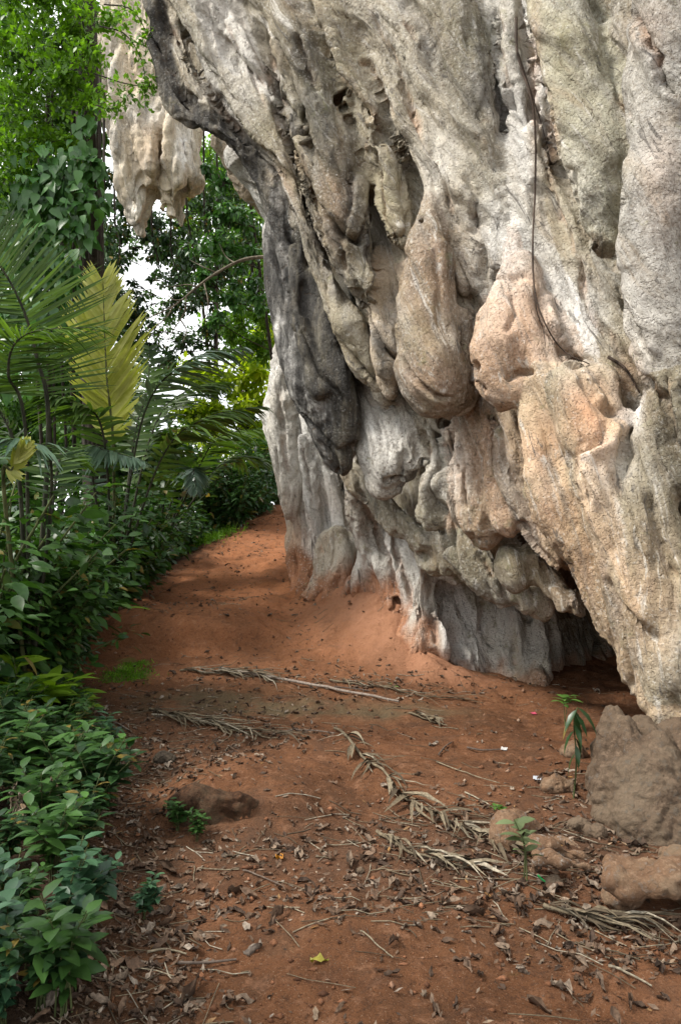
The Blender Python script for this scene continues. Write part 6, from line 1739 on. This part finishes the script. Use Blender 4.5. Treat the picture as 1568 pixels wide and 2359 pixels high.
    stick([(560, 2010), (610, 2030), (655, 2050)], .004, "thin twig in front of the earth stump", rnd=.4)
    stick([(770, 1585), (820, 1592), (850, 1596)], .007, "dark stick just behind the long pale pole", rnd=.1)
    stick([(410, 2235), (470, 2238), (545, 2232)], .006, "brown twig on the near path beside the plant bed", rnd=.3)
    stick([(340, 2205), (380, 2202), (430, 2208)], .005, "pale twig poking out of the near plant bed", mat=STRAW, rnd=.8)
    stick([(300, 1690), (220, 1640), (190, 1600)], .006, "leaning grey twig at the edge of the plant bed", rnd=.8)
    stick([(1210, 1960), (1290, 1985), (1340, 2000)], .005, "thin twig lying behind the propped slab", rnd=.5)
    stick([(1290, 2110), (1400, 2125), (1500, 2170)], .005, "pale thin stalk before the tan boulder", mat=STRAW, rnd=.8)
    stick([(1400, 2235), (1450, 2255), (1500, 2280)], .005, "straw-coloured stalk on the near path at lower right", mat=STRAW, rnd=.9)
    stick([(830, 2150), (870, 2185), (905, 2215)], .003, "thin straw beside the curled dark leaf", mat=STRAW, rnd=.8)
    # --- dry palm fronds
    def dry_frond(pts, n, L, lw, label, seed, ang=(18, 48), start=0.05, taper=True):
        r = np.random.RandomState(seed)
        w = np.array([list(gp(x, y)) for x, y in pts]); s = spline(w, 24)
        s[:, 2] = ground_h(s[:, 0], s[:, 1]) + .018
        root = empty("dry_palm_frond", s[0], label, "palm frond")
        MB().tube(s - s[0], np.linspace(.010, .004, 24), 6, .6).build("stalk", STRAW, root)
        t = np.gradient(s, axis=0); t[:, 2] = 0; t /= np.linalg.norm(t, axis=1)[:, None]
        lb = MB()
        for k in range(n):
            u = start + (1 - start) * r.rand(); i = int(u * 22.9)
            a = R(r.uniform(*ang)) * (1 if r.rand() < .5 else -1)
            d = np.array([t[i, 0] * math.cos(a) - t[i, 1] * math.sin(a), t[i, 0] * math.sin(a) + t[i, 1] * math.cos(a)])
            l = L * r.uniform(.5, 1.1); m = 7; q = np.linspace(0, 1, m)
            x = s[i, 0] + d[0] * l * q; y = s[i, 1] + d[1] * l * q
            bend = r.randn() * .35; x += -d[1] * l * bend * q * q; y += d[0] * l * bend * q * q
            z = ground_h(x, y) + .008 + np.sin(q * math.pi) * r.uniform(0, .045) + .012 * r.rand() + (1 - q) * .012
            lwk = lw * r.uniform(.5, 1.4); wd = lwk * np.array([.5, .9, 1, .95, .8, .5, .05]) * r.uniform(.6, 1.3); tw = r.randn() * .6 + q * r.randn() * .8
            nx, ny = -d[1], d[0]
            A = np.stack([x + nx * wd * np.cos(tw), y + ny * wd * np.cos(tw), z + wd * np.abs(np.sin(tw)) * .9], 1)
            B = np.stack([x - nx * wd * np.cos(tw), y - ny * wd * np.cos(tw), z + wd * .12], 1)
            C0 = np.stack([x, y, z - .3 * wd], 1)
            V = np.stack([A, C0, B], 1).reshape(-1, 3) - s[0]
            f = []
            for j in range(m - 1): f += [(3 * j, 3 * j + 1, 3 * j + 4, 3 * j + 3), (3 * j + 1, 3 * j + 2, 3 * j + 5, 3 * j + 4)]
            lb.add(V, f, r.rand())
        lb.build("leaflets", STRAW, root)
    dry_frond([(770, 1685), (830, 1745), (890, 1790), (945, 1850), (1010, 1890), (1090, 1935), (1165, 1968)], 64, .24, .013, "long withered palm frond lying diagonally across the path to the round stone", 5)
    dry_frond([(868, 1928), (930, 1965), (1000, 1992), (1075, 2012)], 26, .24, .011, "short dry frond tip of bundled straw leaflets before the long one", 6, (2, 16))
    dry_frond([(942, 1648), (985, 1662), (1030, 1678)], 9, .22, .018, "small pale dry leaf strip on bare soil beyond the long frond", 7, (2, 12))
    dry_frond([(345, 1640), (430, 1662), (520, 1682), (640, 1705)], 60, .45, .008, "flattened bundle of pale straw stalks on the path's left half", 8, (2, 22))
    dry_frond([(415, 1550), (480, 1556), (560, 1560), (640, 1572)], 60, .4, .008, "flattened straw heap behind the moss strip, by the pole's far end", 9, (2, 26))
    dry_frond([(1250, 2100), (1330, 2125), (1440, 2140)], 26, .3, .009, "dry straw leaflets lying in front of the tan boulder", 10, (2, 20))
    dry_frond([(760, 1570), (900, 1592), (1080, 1615)], 26, .35, .006, "thin straw stalks strewn along the foot of the soil apron", 11, (2, 20))
    # --- scraps
    def scrap(x, y, s, color, label, seed):
        r = np.random.RandomState(seed); n = 9
        U, W = np.meshgrid(np.linspace(-1, 1, n), np.linspace(-1, 1, n), indexing='ij')
        p = np.stack([U.ravel(), W.ravel(), 0 * U.ravel()], 1)
        z = .55 * np.abs(pn(p * 1.7 + seed)) + .25 * pn(p * 4 + seed)
        V = np.stack([U.ravel() * (1 - .25 * np.abs(z)), W.ravel() * .7, z + .2], 1) * s
        i = np.arange(n * n).reshape(n, n); F = np.stack([i[:-1, :-1], i[1:, :-1], i[1:, 1:], i[:-1, 1:]], -1).reshape(-1, 4)
        M = NM("scrap_" + label.split()[0]); mt = M.done(M.principled(M.mix(M.ramp(M.noise(M.geo(), 90, 3), [(.4, .4), (.6, 0)]), color, tuple(v * .6 for v in color)), .45, None, .4).outputs[0])
        ob = link("wrapper", np_mesh("wrapper", V, F), mt); ob.location = gp(x, y); ob.rotation_euler = (0, 0, r.rand() * 3)
        tag(ob, label, "wrapper")
    scrap(1160, 1730, .030, (.50, .48, .46), "white crumpled wrapper on open soil before the sapling", 1)
    scrap(1236, 1798, .032, (.42, .44, .48), "bluish-white crumpled wrapper in the litter by the angular stone", 2)
    scrap(1228, 1647, .030, (.50, .08, .13), "pink wrapper scrap on the soil at the mouth of the hollow", 3)
    M = NM("green_strap"); gm = M.done(M.principled((.01, .22, .05), .4).outputs[0])
    a = [gp(1238, 2028), gp(1255, 2040), gp(1282, 2042)]
    s = spline([(q.x, q.y, q.z + .012) for q in a], 10)
    o = MB().tube(s - s[0], .004, 6).build("strap", gm); o.location = s[0]; tag(o, "thin bright green strap lying under the propped slab", "strap")
litter()
